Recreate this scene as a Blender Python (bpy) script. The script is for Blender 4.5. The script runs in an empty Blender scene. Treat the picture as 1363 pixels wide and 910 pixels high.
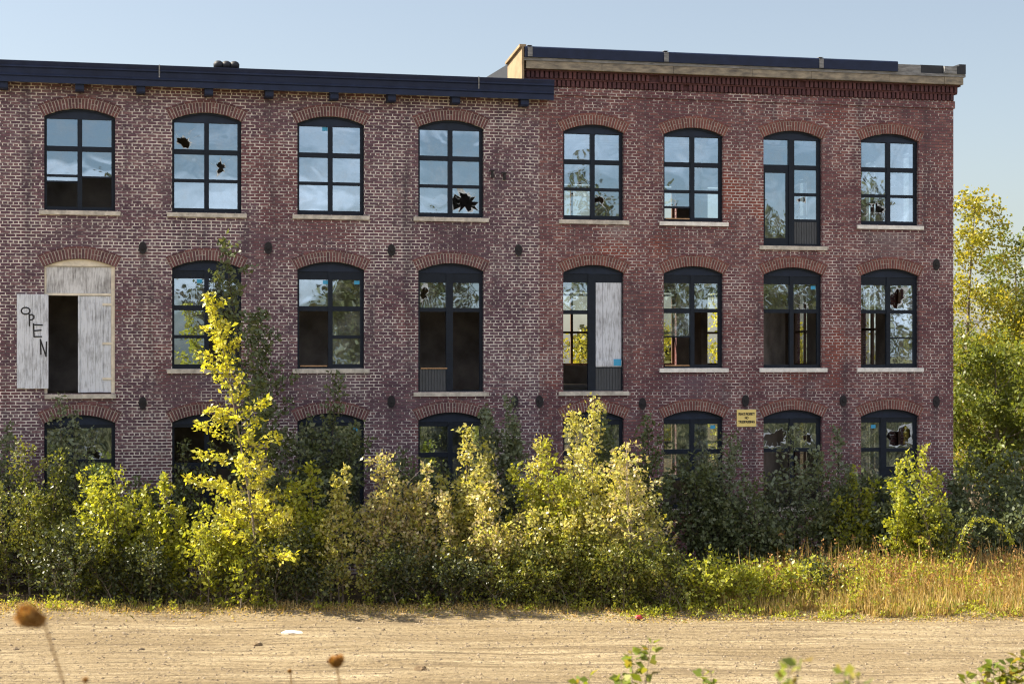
import bpy, bmesh, math, random
import numpy as np
from mathutils import Vector

# ------------------------------------------------------------------ basics
H = 5.5            # eye height above the lot
F = 2400.0         # focal length in photo pixels
CX, VH = 681.5, 474.0
T = 0.239          # slope of the facade plane
Y0 = 45.0
TH = math.atan(T)
EL = math.radians(42)
AL = math.radians(-10.0)          # horizontal travel direction of the sunlight
R = random.Random(7)
sc = bpy.context.scene
col = sc.collection


def wY(u):
    return Y0 / (1 - T * (u - CX) / F)


def wx(u):                       # photo column -> metres along the facade
    return (u - CX) / F * wY(u) / math.cos(TH)


def wz(u, v):                    # photo point on the facade -> height
    return H - (v - VH) / F * wY(u)


def world(x, y, z=0.0):          # facade coordinates -> world
    c, s = math.cos(TH), math.sin(TH)
    return Vector((c * x - s * y, Y0 + s * x + c * y, z))


def link(name, me, parent=None, mats=(), loc=None):
    o = bpy.data.objects.new(name, me)
    col.objects.link(o)
    if parent is not None:
        o.parent = parent
    if loc is not None:
        o.location = loc
    if me is not None:
        for m in mats:
            me.materials.append(m)
    return o


def empty(name, loc, rz=0.0):
    o = bpy.data.objects.new(name, None)
    o.empty_display_size = 0.3
    col.objects.link(o)
    o.location = loc
    o.rotation_euler = (0, 0, rz)
    return o


def tag(o, label=None, cat=None, group=None, kind=None):
    if label:
        o['label'] = label
    if cat:
        o['category'] = cat
    if group:
        o['group'] = group
    if kind:
        o['kind'] = kind
    return o


class MB:
    """collects faces of one mesh"""

    def __init__(s):
        s.v, s.f, s.m = [], [], []

    def poly(s, pts, m=0):
        n = len(s.v)
        s.v.extend([tuple(p) for p in pts])
        s.f.append(tuple(range(n, n + len(pts))))
        s.m.append(m)

    def box(s, x0, x1, y0, y1, z0, z1, m=0):
        n = len(s.v)
        s.v += [(x0, y0, z0), (x1, y0, z0), (x1, y1, z0), (x0, y1, z0), (x0, y0, z1), (x1, y0, z1), (x1, y1, z1), (x0, y1, z1)]
        for f in ((0, 1, 5, 4), (1, 2, 6, 5), (2, 3, 7, 6), (3, 0, 4, 7), (4, 5, 6, 7), (3, 2, 1, 0)):
            s.f.append(tuple(n + i for i in f))
            s.m.append(m)

    def extrude_x(s, prof, x0, x1, m=0):          # closed profile of (y, z)
        n = len(prof)
        b = len(s.v)
        s.v += [(x0, y, z) for y, z in prof] + [(x1, y, z) for y, z in prof]
        for i in range(n):
            j = (i + 1) % n
            s.f.append((b + i, b + j, b + n + j, b + n + i))
            s.m.append(m)
        s.f.append(tuple(b + i for i in range(n)))
        s.f.append(tuple(b + n + n - 1 - i for i in range(n)))
        s.m += [m, m]

    def extrude_y(s, prof, y0, y1, m=0):          # closed profile of (x, z)
        n = len(prof)
        b = len(s.v)
        s.v += [(x, y0, z) for x, z in prof] + [(x, y1, z) for x, z in prof]
        for i in range(n):
            j = (i + 1) % n
            s.f.append((b + i, b + j, b + n + j, b + n + i))
            s.m.append(m)
        s.f.append(tuple(b + i for i in range(n)))
        s.f.append(tuple(b + n + n - 1 - i for i in range(n)))
        s.m += [m, m]

    def tube(s, pts, radii, sides=5, m=0):
        pts = [Vector(p) for p in pts]
        rings = []
        for i, p in enumerate(pts):
            d = (pts[min(i + 1, len(pts) - 1)] - pts[max(i - 1, 0)])
            if d.length < 1e-6:
                d = Vector((0, 0, 1))
            d.normalize()
            a = d.orthogonal().normalized()
            if i:
                a = (prev - d * prev.dot(d)).normalized()
            prev = a
            b = d.cross(a)
            n = len(s.v)
            for k in range(sides):
                t = 2 * math.pi * k / sides
                s.v.append(tuple(p + (a * math.cos(t) + b * math.sin(t)) * radii[i]))
            rings.append(n)
        for r0, r1 in zip(rings, rings[1:]):
            for k in range(sides):
                j = (k + 1) % sides
                s.f.append((r0 + k, r0 + j, r1 + j, r1 + k))
                s.m.append(m)
        s.f.append(tuple(rings[-1] + k for k in range(sides)))
        s.m.append(m)

    def build(s, name, mats, parent=None, loc=None, smooth=False):
        me = bpy.data.meshes.new(name)
        me.from_pydata(s.v, [], s.f)
        me.polygons.foreach_set('material_index', s.m)
        if smooth:
            me.polygons.foreach_set('use_smooth', [True] * len(s.f))
        me.update()
        if not isinstance(mats, (list, tuple)):
            mats = [mats]
        return link(name, me, parent, mats, loc)


# ------------------------------------------------------------------ materials
class NT:
    def __init__(s, name):
        s.m = bpy.data.materials.new(name)
        s.m.use_nodes = True
        s.t = s.m.node_tree
        s.n, s.l = s.t.nodes, s.t.links
        s.b = s.n['Principled BSDF']
        s.out = s.n['Material Output']

    def new(s, typ, **kw):
        x = s.n.new(typ)
        for k, v in kw.items():
            if k.startswith('i_'):
                x.inputs[k[2:].replace('_', ' ')].default_value = v
            else:
                setattr(x, k, v)
        return x

    def link(s, a, b):
        s.l.new(a, b)

    def coord(s, which='Object'):
        return s.new('ShaderNodeTexCoord').outputs[which]

    def mapping(s, vec, scale=(1, 1, 1), loc=(0, 0, 0)):
        m = s.new('ShaderNodeMapping')
        m.inputs['Scale'].default_value = scale
        m.inputs['Location'].default_value = loc
        s.link(vec, m.inputs['Vector'])
        return m.outputs[0]

    def noise(s, vec, scale, detail=4, rough=.55, dist=0.0):
        x = s.new('ShaderNodeTexNoise')
        x.inputs['Scale'].default_value = scale
        x.inputs['Detail'].default_value = detail
        x.inputs['Roughness'].default_value = rough
        x.inputs['Distortion'].default_value = dist
        s.link(vec, x.inputs['Vector'])
        return x.outputs['Fac']

    def ramp(s, fac, stops, interp='LINEAR'):
        x = s.new('ShaderNodeValToRGB')
        e = x.color_ramp.elements
        x.color_ramp.interpolation = interp
        while len(e) < len(stops):
            e.new(.5)
        for i, (p, c) in enumerate(stops):
            e[i].position = p
            e[i].color = (c, c, c, 1) if not isinstance(c, (tuple, list)) else (*c, 1)
        s.link(fac, x.inputs[0])
        return x.outputs[0]

    def mix(s, fac, a, b, blend='MIX'):
        x = s.new('ShaderNodeMix', data_type='RGBA', blend_type=blend)
        for i, val in ((0, fac), (6, a), (7, b)):
            if isinstance(val, bpy.types.NodeSocket):
                s.link(val, x.inputs[i])
            elif i == 0:
                x.inputs[0].default_value = val
            else:
                x.inputs[i].default_value = (*val, 1)
        return x.outputs[2]

    def math(s, op, a, b=None, clamp=False):
        x = s.new('ShaderNodeMath', operation=op, use_clamp=clamp)
        for i, val in ((0, a), (1, b)):
            if val is None:
                continue
            if isinstance(val, bpy.types.NodeSocket):
                s.link(val, x.inputs[i])
            else:
                x.inputs[i].default_value = val
        return x.outputs[0]

    def bump(s, h, strength, dist=.01):
        x = s.new('ShaderNodeBump')
        x.inputs['Strength'].default_value = strength
        x.inputs['Distance'].default_value = dist
        s.link(h, x.inputs['Height'])
        s.link(x.outputs[0], s.b.inputs['Normal'])
        return x.outputs[0]

    def base(s, c, rough=.8, spec=.3):
        if isinstance(c, bpy.types.NodeSocket):
            s.link(c, s.b.inputs['Base Color'])
        else:
            s.b.inputs['Base Color'].default_value = (*c, 1)
        s.b.inputs['Roughness'].default_value = rough
        s.b.inputs['Specular IOR Level'].default_value = spec
        return s.m


def brick_mat(name, c1, c2, c3, pale, dark, pale_lo, pale_hi, reddish, soot=()):
    n = NT(name)
    co = n.coord()
    sep = n.new('ShaderNodeSeparateXYZ')
    n.link(co, sep.inputs[0])
    s_ = n.math('ADD', sep.outputs[0], sep.outputs[1])
    comb = n.new('ShaderNodeCombineXYZ')
    wob = n.noise(n.mapping(co, (1.2, 1.2, 3)), 2.0, 2)
    zz = n.math('ADD', sep.outputs[2], n.math('MULTIPLY', wob, .03))
    n.link(s_, comb.inputs[0])
    n.link(zz, comb.inputs[1])
    b = n.new('ShaderNodeTexBrick')
    b.offset = .5
    b.squash = .52           # every sixth course a header course
    b.squash_frequency = 6
    for k, v in (('Scale', 1.0), ('Brick Width', .232), ('Row Height', .0755), ('Mortar Size', .0125), ('Mortar Smooth', .25), ('Bias', 0.0)):
        b.inputs[k].default_value = v
    n.link(comb.outputs[0], b.inputs['Vector'])
    b.inputs['Color1'].default_value = (0, 0, 0, 1)
    b.inputs['Color2'].default_value = (1, 1, 1, 1)
    b.inputs['Mortar'].default_value = (.5, .5, .5, 1)
    bw = n.new('ShaderNodeRGBToBW')
    n.link(b.outputs['Color'], bw.inputs[0])
    var = n.ramp(bw.outputs[0], [(0, c1), (.3, c2), (.62, c1), (.84, c3), (1, c2)])
    big = n.noise(co, .55, 5, .6)
    var = n.mix(n.ramp(big, [(.42, 0.0), (.62, .75)]), var, n.mix(1.0, var, (.62, .56, .66), 'MULTIPLY'))
    red = n.noise(n.mapping(co, (1, 1, 1), (9, 3, 4)), .5, 4, .6)
    var = n.mix(n.ramp(red, [(.56, 0.0), (.66, reddish)]), var, (.27, .075, .05))
    fine = n.noise(co, 26, 3, .7)
    var = n.mix(1.0, var, n.ramp(fine, [(.25, .62), (.75, 1.3)]), 'MULTIPLY')
    mn = n.noise(n.mapping(co, (1, 1, .8), (3, 5, 1)), .75, 6, .68)
    mfine = n.noise(n.mapping(co, (1, 1, 1.9)), 5.5, 3, .75)
    msum = n.math('ADD', n.math('MULTIPLY', mn, .52), n.math('MULTIPLY', mfine, .48))
    # head joints were pointed later and keep more of the pale lime
    hs = n.math('SUBTRACT', n.math('PINGPONG', n.math('ADD', zz, .003), .03775), .019)
    msum = n.math('ADD', msum, n.math('MULTIPLY', hs, 3.2))
    mort = n.mix(n.ramp(msum, [(pale_lo, 0.0), (pale_hi, 1.0)]), dark, pale)
    c = n.mix(b.outputs['Fac'], var, mort)
    # lime runs and soot streaks down the wall
    st = n.noise(n.mapping(co, (1.6, 1.6, .14)), 1.3, 5, .65)
    c = n.mix(n.ramp(st, [(.53, 0.0), (.70, .62)]), c, (.05, .042, .05))
    ef = n.noise(n.mapping(co, (.8, .8, 1.3), (20, 0, 7)), 1.0, 6, .7)
    c = n.mix(n.ramp(ef, [(.6, 0.0), (.76, .42)]), c, (.36, .32, .34))
    for (x, z0, z1, w, a, tint) in soot:
        dx = n.math('DIVIDE', n.math('ABSOLUTE', n.math('SUBTRACT', sep.outputs[0], x)), w)
        mx = n.math('SUBTRACT', 1.0, dx, True)
        up = n.math('MULTIPLY', n.math('SUBTRACT', sep.outputs[2], z0), 1 / max(z1 - z0, .01), True)
        mk = n.math('MULTIPLY', n.math('MULTIPLY', mx, up), n.math('LESS_THAN', sep.outputs[2], z1))
        mk = n.math('MULTIPLY', mk, n.ramp(n.noise(co, 7, 3), [(.3, .4), (.7, 1.0)]))
        c = n.mix(n.math('MULTIPLY', mk, a, True), c, tint)
    n.base(c, .88, .25)
    hh = n.math('SUBTRACT', n.math('MULTIPLY', fine, .35), b.outputs['Fac'])
    n.bump(hh, .7, .012)
    return n.m


def simple(name, c, rough=.6, spec=.4, var=.25, scale=6, stretch=(1, 1, 1), bump=.15, c2=None, metal=0):
    n = NT(name)
    co = n.coord()
    f = n.noise(n.mapping(co, stretch), scale, 5, .6)
    if c2 is None:
        c2 = tuple(x * (1 - var) for x in c)
        c = tuple(min(1, x * (1 + var)) for x in c)
    n.base(n.ramp(f, [(.32, c2), (.68, c)]), rough, spec)
    n.b.inputs['Metallic'].default_value = metal
    if bump:
        n.bump(n.noise(n.mapping(co, stretch), scale * 4, 4), bump, .01)
    return n.m


def weathered(name, paint, wood, lo=.42, hi=.6):
    n = NT(name)
    co = n.coord()
    a = n.noise(n.mapping(co, (14, 14, 1.6)), 2.2, 6, .7)
    b = n.noise(co, 1.8, 5, .65)
    f = n.math('ADD', n.math('MULTIPLY', a, .6), n.math('MULTIPLY', b, .4))
    n.base(n.ramp(f, [(lo, wood), ((lo + hi) / 2, tuple((p + w) / 2 for p, w in zip(paint, wood))), (hi, paint)]), .8, .2)
    n.bump(a, .4, .01)
    return n.m


def leaf_mat(name, cols, trans=.4, rough=.42, spec=.5):
    n = NT(name)
    g = n.new('ShaderNodeNewGeometry')
    k = len(cols)
    c = n.ramp(g.outputs['Random Per Island'], [(i / (k - 1), c) for i, c in enumerate(cols)])
    big = n.noise(n.coord(), .9, 3)
    c = n.mix(n.ramp(big, [(.35, 0.0), (.7, .6)]), c, cols[0])
    n.base(c, rough, spec)
    tr = n.new('ShaderNodeBsdfTranslucent')
    warm = n.mix(1.0, c, (1.25, 1.15, .5), 'MULTIPLY')
    n.link(warm, tr.inputs[0])
    mx = n.new('ShaderNodeMixShader')
    mx.inputs[0].default_value = trans
    n.link(n.b.outputs[0], mx.inputs[1])
    n.link(tr.outputs[0], mx.inputs[2])
    n.link(mx.outputs[0], n.out.inputs[0])
    return n.m


def glass_mat(name, refl, tint=(.86, .92, .95), wob=.2, dirt=.12):
    n = NT(name)
    n.n.remove(n.b)
    co = n.coord()
    g = n.new('ShaderNodeNewGeometry')
    bp = n.new('ShaderNodeBump')
    bp.inputs['Strength'].default_value = wob
    bp.inputs['Distance'].default_value = .012
    off = n.new('ShaderNodeVectorMath', operation='ADD')
    n.link(co, off.inputs[0])
    cmb = n.new('ShaderNodeCombineXYZ')
    n.link(n.math('MULTIPLY', g.outputs['Random Per Island'], 37.0), cmb.inputs[0])
    n.link(cmb.outputs[0], off.inputs[1])
    n.link(n.noise(off.outputs[0], 1.7, 1.5, .4, .5), bp.inputs['Height'])
    gl = n.new('ShaderNodeBsdfGlossy')
    gl.inputs['Roughness'].default_value = .012
    gl.inputs['Color'].default_value = (.62, .81, 1, 1)
    n.link(bp.outputs[0], gl.inputs['Normal'])
    tp = n.new('ShaderNodeBsdfTransparent')
    tp.inputs[0].default_value = (*tint, 1)
    fr = n.new('ShaderNodeLayerWeight')
    fr.inputs[0].default_value = .25
    m1 = n.new('ShaderNodeMixShader')
    n.link(n.math('ADD', n.math('MULTIPLY', fr.outputs['Fresnel'], .6), refl, True), m1.inputs[0])
    n.link(tp.outputs[0], m1.inputs[1])
    n.link(gl.outputs[0], m1.inputs[2])
    df = n.new('ShaderNodeBsdfDiffuse')
    df.inputs[0].default_value = (.5, .5, .48, 1)
    m2 = n.new('ShaderNodeMixShader')
    d = n.noise(off.outputs[0], 2.6, 5, .65)
    n.link(n.ramp(d, [(.45, .02), (.7, dirt * 1.5)]), m2.inputs[0])
    n.link(m1.outputs[0], m2.inputs[1])
    n.link(df.outputs[0], m2.inputs[2])
    n.link(m2.outputs[0], n.out.inputs[0])
    return n.m


XS = wx(718)                    # seam between the two buildings
XE = wx(1269)                   # right end of the mill
ANCH = [(190, 330), (357, 330), (521, 333), (690, 333), (190, 536), (357, 537), (521, 534), (685, 534), (718, 534), (855, 537), (992, 533), (1122, 533), (1246, 534), (1246, 352)]
anch_xz = [(u, wx(u), wz(u, v)) for u, v in ANCH]
sootL = [(x, z - .75, z, .14, .8, (.035, .03, .035)) for u, x, z in anch_xz if u < 718]
sootR = [(x, z - .75, z, .14, .8, (.035, .03, .035)) for u, x, z in anch_xz if u >= 718]

def under(u0, u1, v, drop, a, tint):
    return (wx((u0 + u1) / 2), wz((u0 + u1) / 2, v) - drop, wz((u0 + u1) / 2, v), (wx(u1) - wx(u0)) * .62, a, tint)


sootL += [under(556, 644, 297, .9, .55, (.05, .04, .05)), under(229, 321, 497, .8, .5, (.13, .10, .14)), under(396, 485, 497, .7, .45, (.30, .27, .28)), under(59, 153, 290, .7, .3, (.06, .05, .06))]
sootR += [under(884, 963, 500, .9, .75, (.15, .115, .15)), under(1146, 1223, 309, .9, .6, (.34, .30, .30)), under(800, 840, 300, .6, .6, (.42, .37, .36)), under(1016, 1094, 498, .6, .35, (.05, .04, .05))]
M = {}
M['brickL'] = brick_mat('brick_dark_mill', (.172, .096, .116), (.114, .067, .086), (.22, .126, .134), (.72, .66, .61), (.115, .083, .092), .41, .53, .25, sootL)
M['brickR'] = brick_mat('brick_red_mill', (.205, .092, .095), (.142, .066, .077), (.26, .12, .11), (.66, .58, .54), (.115, .078, .082), .43, .57, .75, sootR)


def arch_brick(name, c1, c2, c3):
    n = NT(name)
    g = n.new('ShaderNodeNewGeometry')
    c = n.ramp(g.outputs['Random Per Island'], [(0, c1), (.35, c2), (.7, c3), (1, c1)])
    f = n.noise(n.coord(), 14, 4, .7)
    n.base(n.mix(1.0, c, n.ramp(f, [(.3, .6), (.7, 1.25)]), 'MULTIPLY'), .88, .2)
    n.bump(f, .3, .01)
    return n.m


M['archL'] = arch_brick('arch_brick_dark', (.14, .066, .07), (.19, .088, .085), (.11, .055, .062))
M['archR'] = arch_brick('arch_brick_red', (.18, .074, .066), (.23, .095, .08), (.145, .06, .058))
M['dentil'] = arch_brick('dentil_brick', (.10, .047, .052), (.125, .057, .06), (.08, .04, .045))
M['mortar'] = simple('pale_mortar', (.46, .41, .37), .95, .1, .3, 9)
M['sill'] = simple('sill_stone', (.50, .46, .40), .85, .2, .3, 7)
M['sill_white'] = simple('sill_painted', (.74, .72, .68), .7, .3, .18, 9)
M['navy'] = simple('navy_metal', (.014, .022, .054), .5, .22, .2, 3, bump=.05)
M['frame'] = simple('black_window_metal', (.009, .014, .024), .5, .2, .2, 8, bump=.05)
M['head'] = simple('navy_head_board', (.016, .024, .044), .55, .2, .18, 5, bump=.05)
M['glass'] = glass_mat('window_glass', .42)
M['shards'] = simple('shattered_glass', (.46, .50, .52), .25, .6, .35, 30, bump=.5)
M['clear'] = glass_mat('clear_old_glass', .06, (.9, .92, .9), .2, .1)
M['ribbed'] = simple('dark_ribbed_board', (.055, .06, .068), .55, .4, .2, 5, (8, 8, 1))
M['white_wood'] = weathered('weathered_white_boards', (.64, .67, .73), (.19, .19, .205), .33, .53)
M['white_panel'] = weathered('peeling_white_panel', (.64, .64, .65), (.22, .21, .21), .38, .56)
M['cream'] = simple('cream_trim', (.72, .65, .53), .8, .2, .15, 6)
M['tape'] = simple('blue_tape', (.05, .34, .58), .5, .4, .1, 5, bump=0)
M['iron'] = simple('rusty_iron', (.022, .020, .022), .75, .3, .3, 12)
M['paint_black'] = simple('black_spray_paint', (.018, .018, .02), .6, .3, .2, 9, bump=0)
M['stone'] = simple('cornice_stone', (.35, .30, .225), .85, .2, .32, 3.2, (1, 1, 3), c2=(.11, .10, .09))
M['grey_board'] = simple('grey_weathered_board', (.20, .20, .20), .8, .2, .4, 5, (1, 1, 5))
M['parapet_side'] = simple('tan_parapet_board', (.28, .205, .125), .85, .2, .2, 3)
M['tar'] = simple('black_roof_membrane', (.018, .02, .026), .6, .4, .3, 3)
M['inner'] = simple('interior_plaster', (.34, .30, .28), .9, .1, .35, 1.5)
M['inner_wood'] = simple('interior_timber', (.16, .11, .08), .85, .2, .35, 4, (1, 1, .3))
M['floor'] = simple('interior_boards', (.32, .27, .22), .85, .2, .3, 3)
M['brown_frame'] = simple('old_brown_sash', (.13, .075, .05), .7, .3, .25, 6)
M['orange_trim'] = simple('raw_timber_edge', (.42, .25, .13), .75, .2, .2, 9)
M['sign_yellow'] = simple('yellow_sign_board', (.86, .66, .22), .55, .4, .07, 5, bump=.03)
M['bark'] = simple('grey_bark', (.17, .14, .11), .9, .1, .35, 9, (1, 1, .25))
M['bark_pale'] = simple('pale_birch_bark', (.36, .30, .24), .85, .15, .3, 9, (1, 1, 3))
M['bark_dark'] = simple('dark_bark', (.07, .06, .05), .9, .1, .3, 9)
M['straw'] = leaf_mat('dry_straw', [(.44, .30, .11), (.60, .45, .21), (.50, .38, .15), (.66, .53, .30), (.36, .21, .08), (.26, .29, .06), (.20, .24, .05)], .35, .6, .25)
M['seed'] = leaf_mat('brown_seed_heads', [(.30, .16, .07), (.42, .25, .10), (.22, .12, .06)], .2, .8, .1)
M['seed_gold'] = leaf_mat('golden_seed_head', [(.40, .21, .06), (.30, .14, .05), (.5, .3, .1)], .2, .8, .1)
L = {
    'yellow': leaf_mat('leaves_yellow', [(.54, .53, .05), (.64, .60, .10), (.38, .43, .05), (.70, .64, .24)], .5),
    'lime': leaf_mat('leaves_lime', [(.32, .36, .04), (.46, .46, .06), (.22, .28, .035), (.52, .50, .12)], .5),
    'pale': leaf_mat('leaves_pale', [(.46, .44, .14), (.60, .54, .28), (.34, .37, .08), (.54, .52, .10)], .45, .36, .6),
    'rose': leaf_mat('leaves_dusty_rose', [(.48, .42, .22), (.64, .54, .36), (.36, .40, .10), (.58, .55, .13)], .45, .36, .6),
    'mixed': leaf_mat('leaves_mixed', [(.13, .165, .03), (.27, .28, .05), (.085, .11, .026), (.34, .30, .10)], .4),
    'under': leaf_mat('leaves_foot_shade', [(.055, .07, .028), (.08, .10, .035), (.04, .05, .022), (.07, .09, .038), (.26, .27, .05)], .35),  # shade at the shrub feet painted into dark leaves, yellow for lit flecks
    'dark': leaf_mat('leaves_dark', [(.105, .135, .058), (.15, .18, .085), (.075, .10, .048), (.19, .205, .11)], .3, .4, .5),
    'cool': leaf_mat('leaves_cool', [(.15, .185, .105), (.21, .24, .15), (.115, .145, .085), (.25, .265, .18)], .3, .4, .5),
    'autumn': leaf_mat('leaves_autumn', [(.28, .29, .04), (.46, .40, .05), (.19, .22, .035), (.50, .38, .07)], .5),
    'tree': leaf_mat('leaves_tree_green', [(.14, .18, .035), (.25, .29, .05), (.10, .13, .03), (.34, .33, .06)], .45),
    'fore': leaf_mat('leaves_foreground', [(.24, .30, .04), (.15, .20, .035), (.36, .38, .06), (.30, .15, .06)], .45),
    'wood': leaf_mat('leaves_far_wood', [(.09, .10, .03), (.15, .14, .045), (.06, .075, .03), (.17, .13, .05)], .35),
}

# ------------------------------------------------------------------ ground
def gz(x, y):
    if y < 6:
        b = 4.0
    elif y < 22:
        t = (y - 6) / 16
        b = 4.0 * (1 - t)
    else:
        b = 0.0
    w = .02 * math.sin(x * 1.3 + y * .7) + .018 * math.sin(y * 4.3 + .35 * math.sin(x * .7)) * (1 if 22 < y < 38 else .3)
    if y > 37.6:
        w += min(.14, (y - 37.6) * .11)
    return b + w


def build_ground():
    xs = list(np.linspace(-600, -32, 12)) + list(np.linspace(-30, 32, 249)) + list(np.linspace(36, 600, 12))
    ys = list(np.linspace(-300, -10, 10)) + list(np.linspace(-8, 62, 351)) + list(np.linspace(66, 700, 14))
    v = [(x, y, gz(x, y)) for y in ys for x in xs]
    nx = len(xs)
    f = [(j * nx + i, j * nx + i + 1, (j + 1) * nx + i + 1, (j + 1) * nx + i) for j in range(len(ys) - 1) for i in range(nx - 1)]
    n = NT('dirt_ground')
    co = n.coord()
    sep = n.new('ShaderNodeSeparateXYZ')
    n.link(co, sep.inputs[0])
    a = n.noise(n.mapping(co, (.10, 1.7, 1)), 1.5, 6, .62, .3)
    b = n.noise(n.mapping(co, (.35, 4.5, 1)), 2.2, 5, .7)
    c0 = n.noise(co, 9, 6, .75)
    big = n.noise(n.mapping(co, (.35, .7, 1)), .5, 4, .6)
    f1 = n.math('ADD', n.math('MULTIPLY', a, .5), n.math('MULTIPLY', b, .5))
    c = n.ramp(f1, [(.35, (.14, .107, .068)), (.44, (.29, .222, .13)), (.51, (.39, .31, .19)), (.62, (.52, .43, .285))])
    c = n.mix(n.ramp(big, [(.42, 0.0), (.60, .6)]), c, (.24, .178, .10))
    c = n.mix(n.ramp(c0, [(.33, .9), (.50, 0.0)]), c, (.10, .072, .048))
    # scraped edges and darker rut streaks
    rut = n.noise(n.mapping(co, (.22, 2.6, 1), (4, 2, 0)), 1.8, 3, .6)
    c = n.mix(n.ramp(rut, [(.55, 0.0), (.66, .7)]), c, (.14, .105, .07))
    e = n.math('ADD', sep.outputs[1], n.math('MULTIPLY', n.noise(co, .8, 5, .7), 1.6))
    soil = n.ramp(n.noise(co, 5, 5, .7), [(.3, (.05, .04, .028)), (.55, (.12, .09, .05)), (.75, (.22, .15, .07))])
    mr = n.new('ShaderNodeMapRange')
    mr.inputs[1].default_value = 38.9
    mr.inputs[2].default_value = 39.9
    n.link(e, mr.inputs[0])
    c = n.mix(mr.outputs[0], c, soil)
    mr2 = n.new('ShaderNodeMapRange')
    mr2.inputs[1].default_value = 22
    mr2.inputs[2].default_value = 20.5
    n.link(e, mr2.inputs[0])
    c = n.mix(mr2.outputs[0], c, n.ramp(n.noise(co, 4, 5, .7), [(.3, (.09, .09, .035)), (.7, (.25, .2, .09))]))
    n.base(c, .95, .15)
    h = n.math('ADD', n.math('MULTIPLY', b, .6), n.math('MULTIPLY', c0, .8))
    n.bump(h, 1.0, .12)
    me = bpy.data.meshes.new('ground')
    me.from_pydata(v, [], f)
    me.polygons.foreach_set('use_smooth', [True] * len(f))
    o = link('ground', me, None, [n.m])
    o['kind'] = 'structure'
    # loose stones
    rng = np.random.default_rng(3)
    mb = MB()
    N = 9500
    for i in range(N):
        y = rng.uniform(29.5, 39.3)
        x = rng.uniform(-12.5, 12.5)
        s = .010 + .028 * rng.random() ** 5 + (.03 * rng.random() if rng.random() < .03 else 0)
        z = gz(x, y)
        k = 5
        a0 = rng.uniform(0, 6.28)
        ring = [(x + s * rng.uniform(.7, 1.4) * math.cos(a0 + 6.283 * j / k), y + s * rng.uniform(.7, 1.3) * math.sin(a0 + 6.283 * j / k), z - .004 + s * .25) for j in range(k)]
        top = (x + s * .2 * rng.normal(), y + s * .2 * rng.normal(), z + s * rng.uniform(.6, 1.0))
        lo = [(p[0], p[1], z - .01) for p in ring]
        nb = len(mb.v)
        mb.v += ring + [top] + lo
        for j in range(k):
            q = (j + 1) % k
            mb.f.append((nb + j, nb + q, nb + k))
            mb.f.append((nb + k + 1 + j, nb + k + 1 + q, nb + q, nb + j))
            mb.m += [0, 0]
    gm = leaf_mat('lot_stones', [(.20, .155, .105), (.32, .255, .175), (.13, .10, .07), (.36, .30, .22)], 0.0, .9, .1)
    g = mb.build('gravel', gm)
    tag(g, 'small loose stones scattered over the pale dirt lot', 'gravel', None, 'stuff')


build_ground()

# ------------------------------------------------------------------ mill buildings
WT = .42
D = 13.0
HB = .02


def arch_z(x, x0, x1, zs, rise):
    t = (x - (x0 + x1) / 2) / ((x1 - x0) / 2)
    return zs + rise * (1 - t * t)


def wall_panel(mb, a, b, z0, z1, ops, f, thick=WT, mi=0, mo=0, NS=10):
    """wall from a to b with columns of arched openings; f(s, depth, z) -> point"""
    cols = sorted({(o[0], o[1]) for o in ops})

    def strip(sa, sb, za0, za1, zb0, zb1):
        if za1 - za0 < 1e-4 and zb1 - zb0 < 1e-4:
            return
        mb.poly([f(sa, 0, za0), f(sb, 0, zb0), f(sb, 0, zb1), f(sa, 0, za1)], mo)
        mb.poly([f(sa, thick, za0), f(sb, thick, zb0), f(sb, thick, zb1), f(sa, thick, za1)], mi)

    cur = a
    for (x0, x1) in cols:
        strip(cur, x0, z0, z1, z0, z1)
        st = sorted([o for o in ops if (o[0], o[1]) == (x0, x1)], key=lambda o: o[2])
        for i in range(NS):
            sa = x0 + (x1 - x0) * i / NS
            sb = x0 + (x1 - x0) * (i + 1) / NS
            la = lb = z0
            for (_, _, zb, zs, rise) in st:
                strip(sa, sb, la, zb, lb, zb)
                la, lb = arch_z(sa, x0, x1, zs, rise), arch_z(sb, x0, x1, zs, rise)
                mb.poly([f(sa, 0, la), f(sb, 0, lb), f(sb, thick, lb), f(sa, thick, la)], mo)
            strip(sa, sb, la, z1, lb, z1)
        for (_, _, zb, zs, rise) in st:
            mb.poly([f(x0, 0, zb), f(x1, 0, zb), f(x1, thick, zb), f(x0, thick, zb)], mo)
            for x in (x0, x1):
                mb.poly([f(x, 0, zb), f(x, thick, zb), f(x, thick, zs), f(x, 0, zs)], mo)
        cur = x1
    strip(cur, b, z0, z1, z0, z1)
    for x in (a, b):
        mb.poly([f(x, 0, z0), f(x, thick, z0), f(x, thick, z1), f(x, 0, z1)], mo)
    mb.poly([f(a, 0, z1), f(b, 0, z1), f(b, thick, z1), f(a, thick, z1)], mo)


ZSILL = [H - 3.9, H - .30, H + 3.44]
ZCROWN = [H - 1.385, H + 2.30, H + 5.84]
RISE = .19
UL = [(58.8, 153.3), (229, 321.5), (395.8, 485), (556.7, 644)]
UR = [(749.7, 830.6), (883.4, 963), (1016.3, 1094.5), (1146, 1223)]
XL = [(wx(a), wx(b)) for a, b in UL]
XR = [(wx(a), wx(b)) for a, b in UR]
# one more bay left of the picture
pitch = XL[1][0] - XL[0][0]
XL = [(XL[0][0] - pitch, XL[0][1] - pitch)] + XL
ZTALL2 = H - .88      # bottoms of the loading openings
ZTALL3 = H + 2.86
hole_rng = np.random.default_rng(11)


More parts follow.
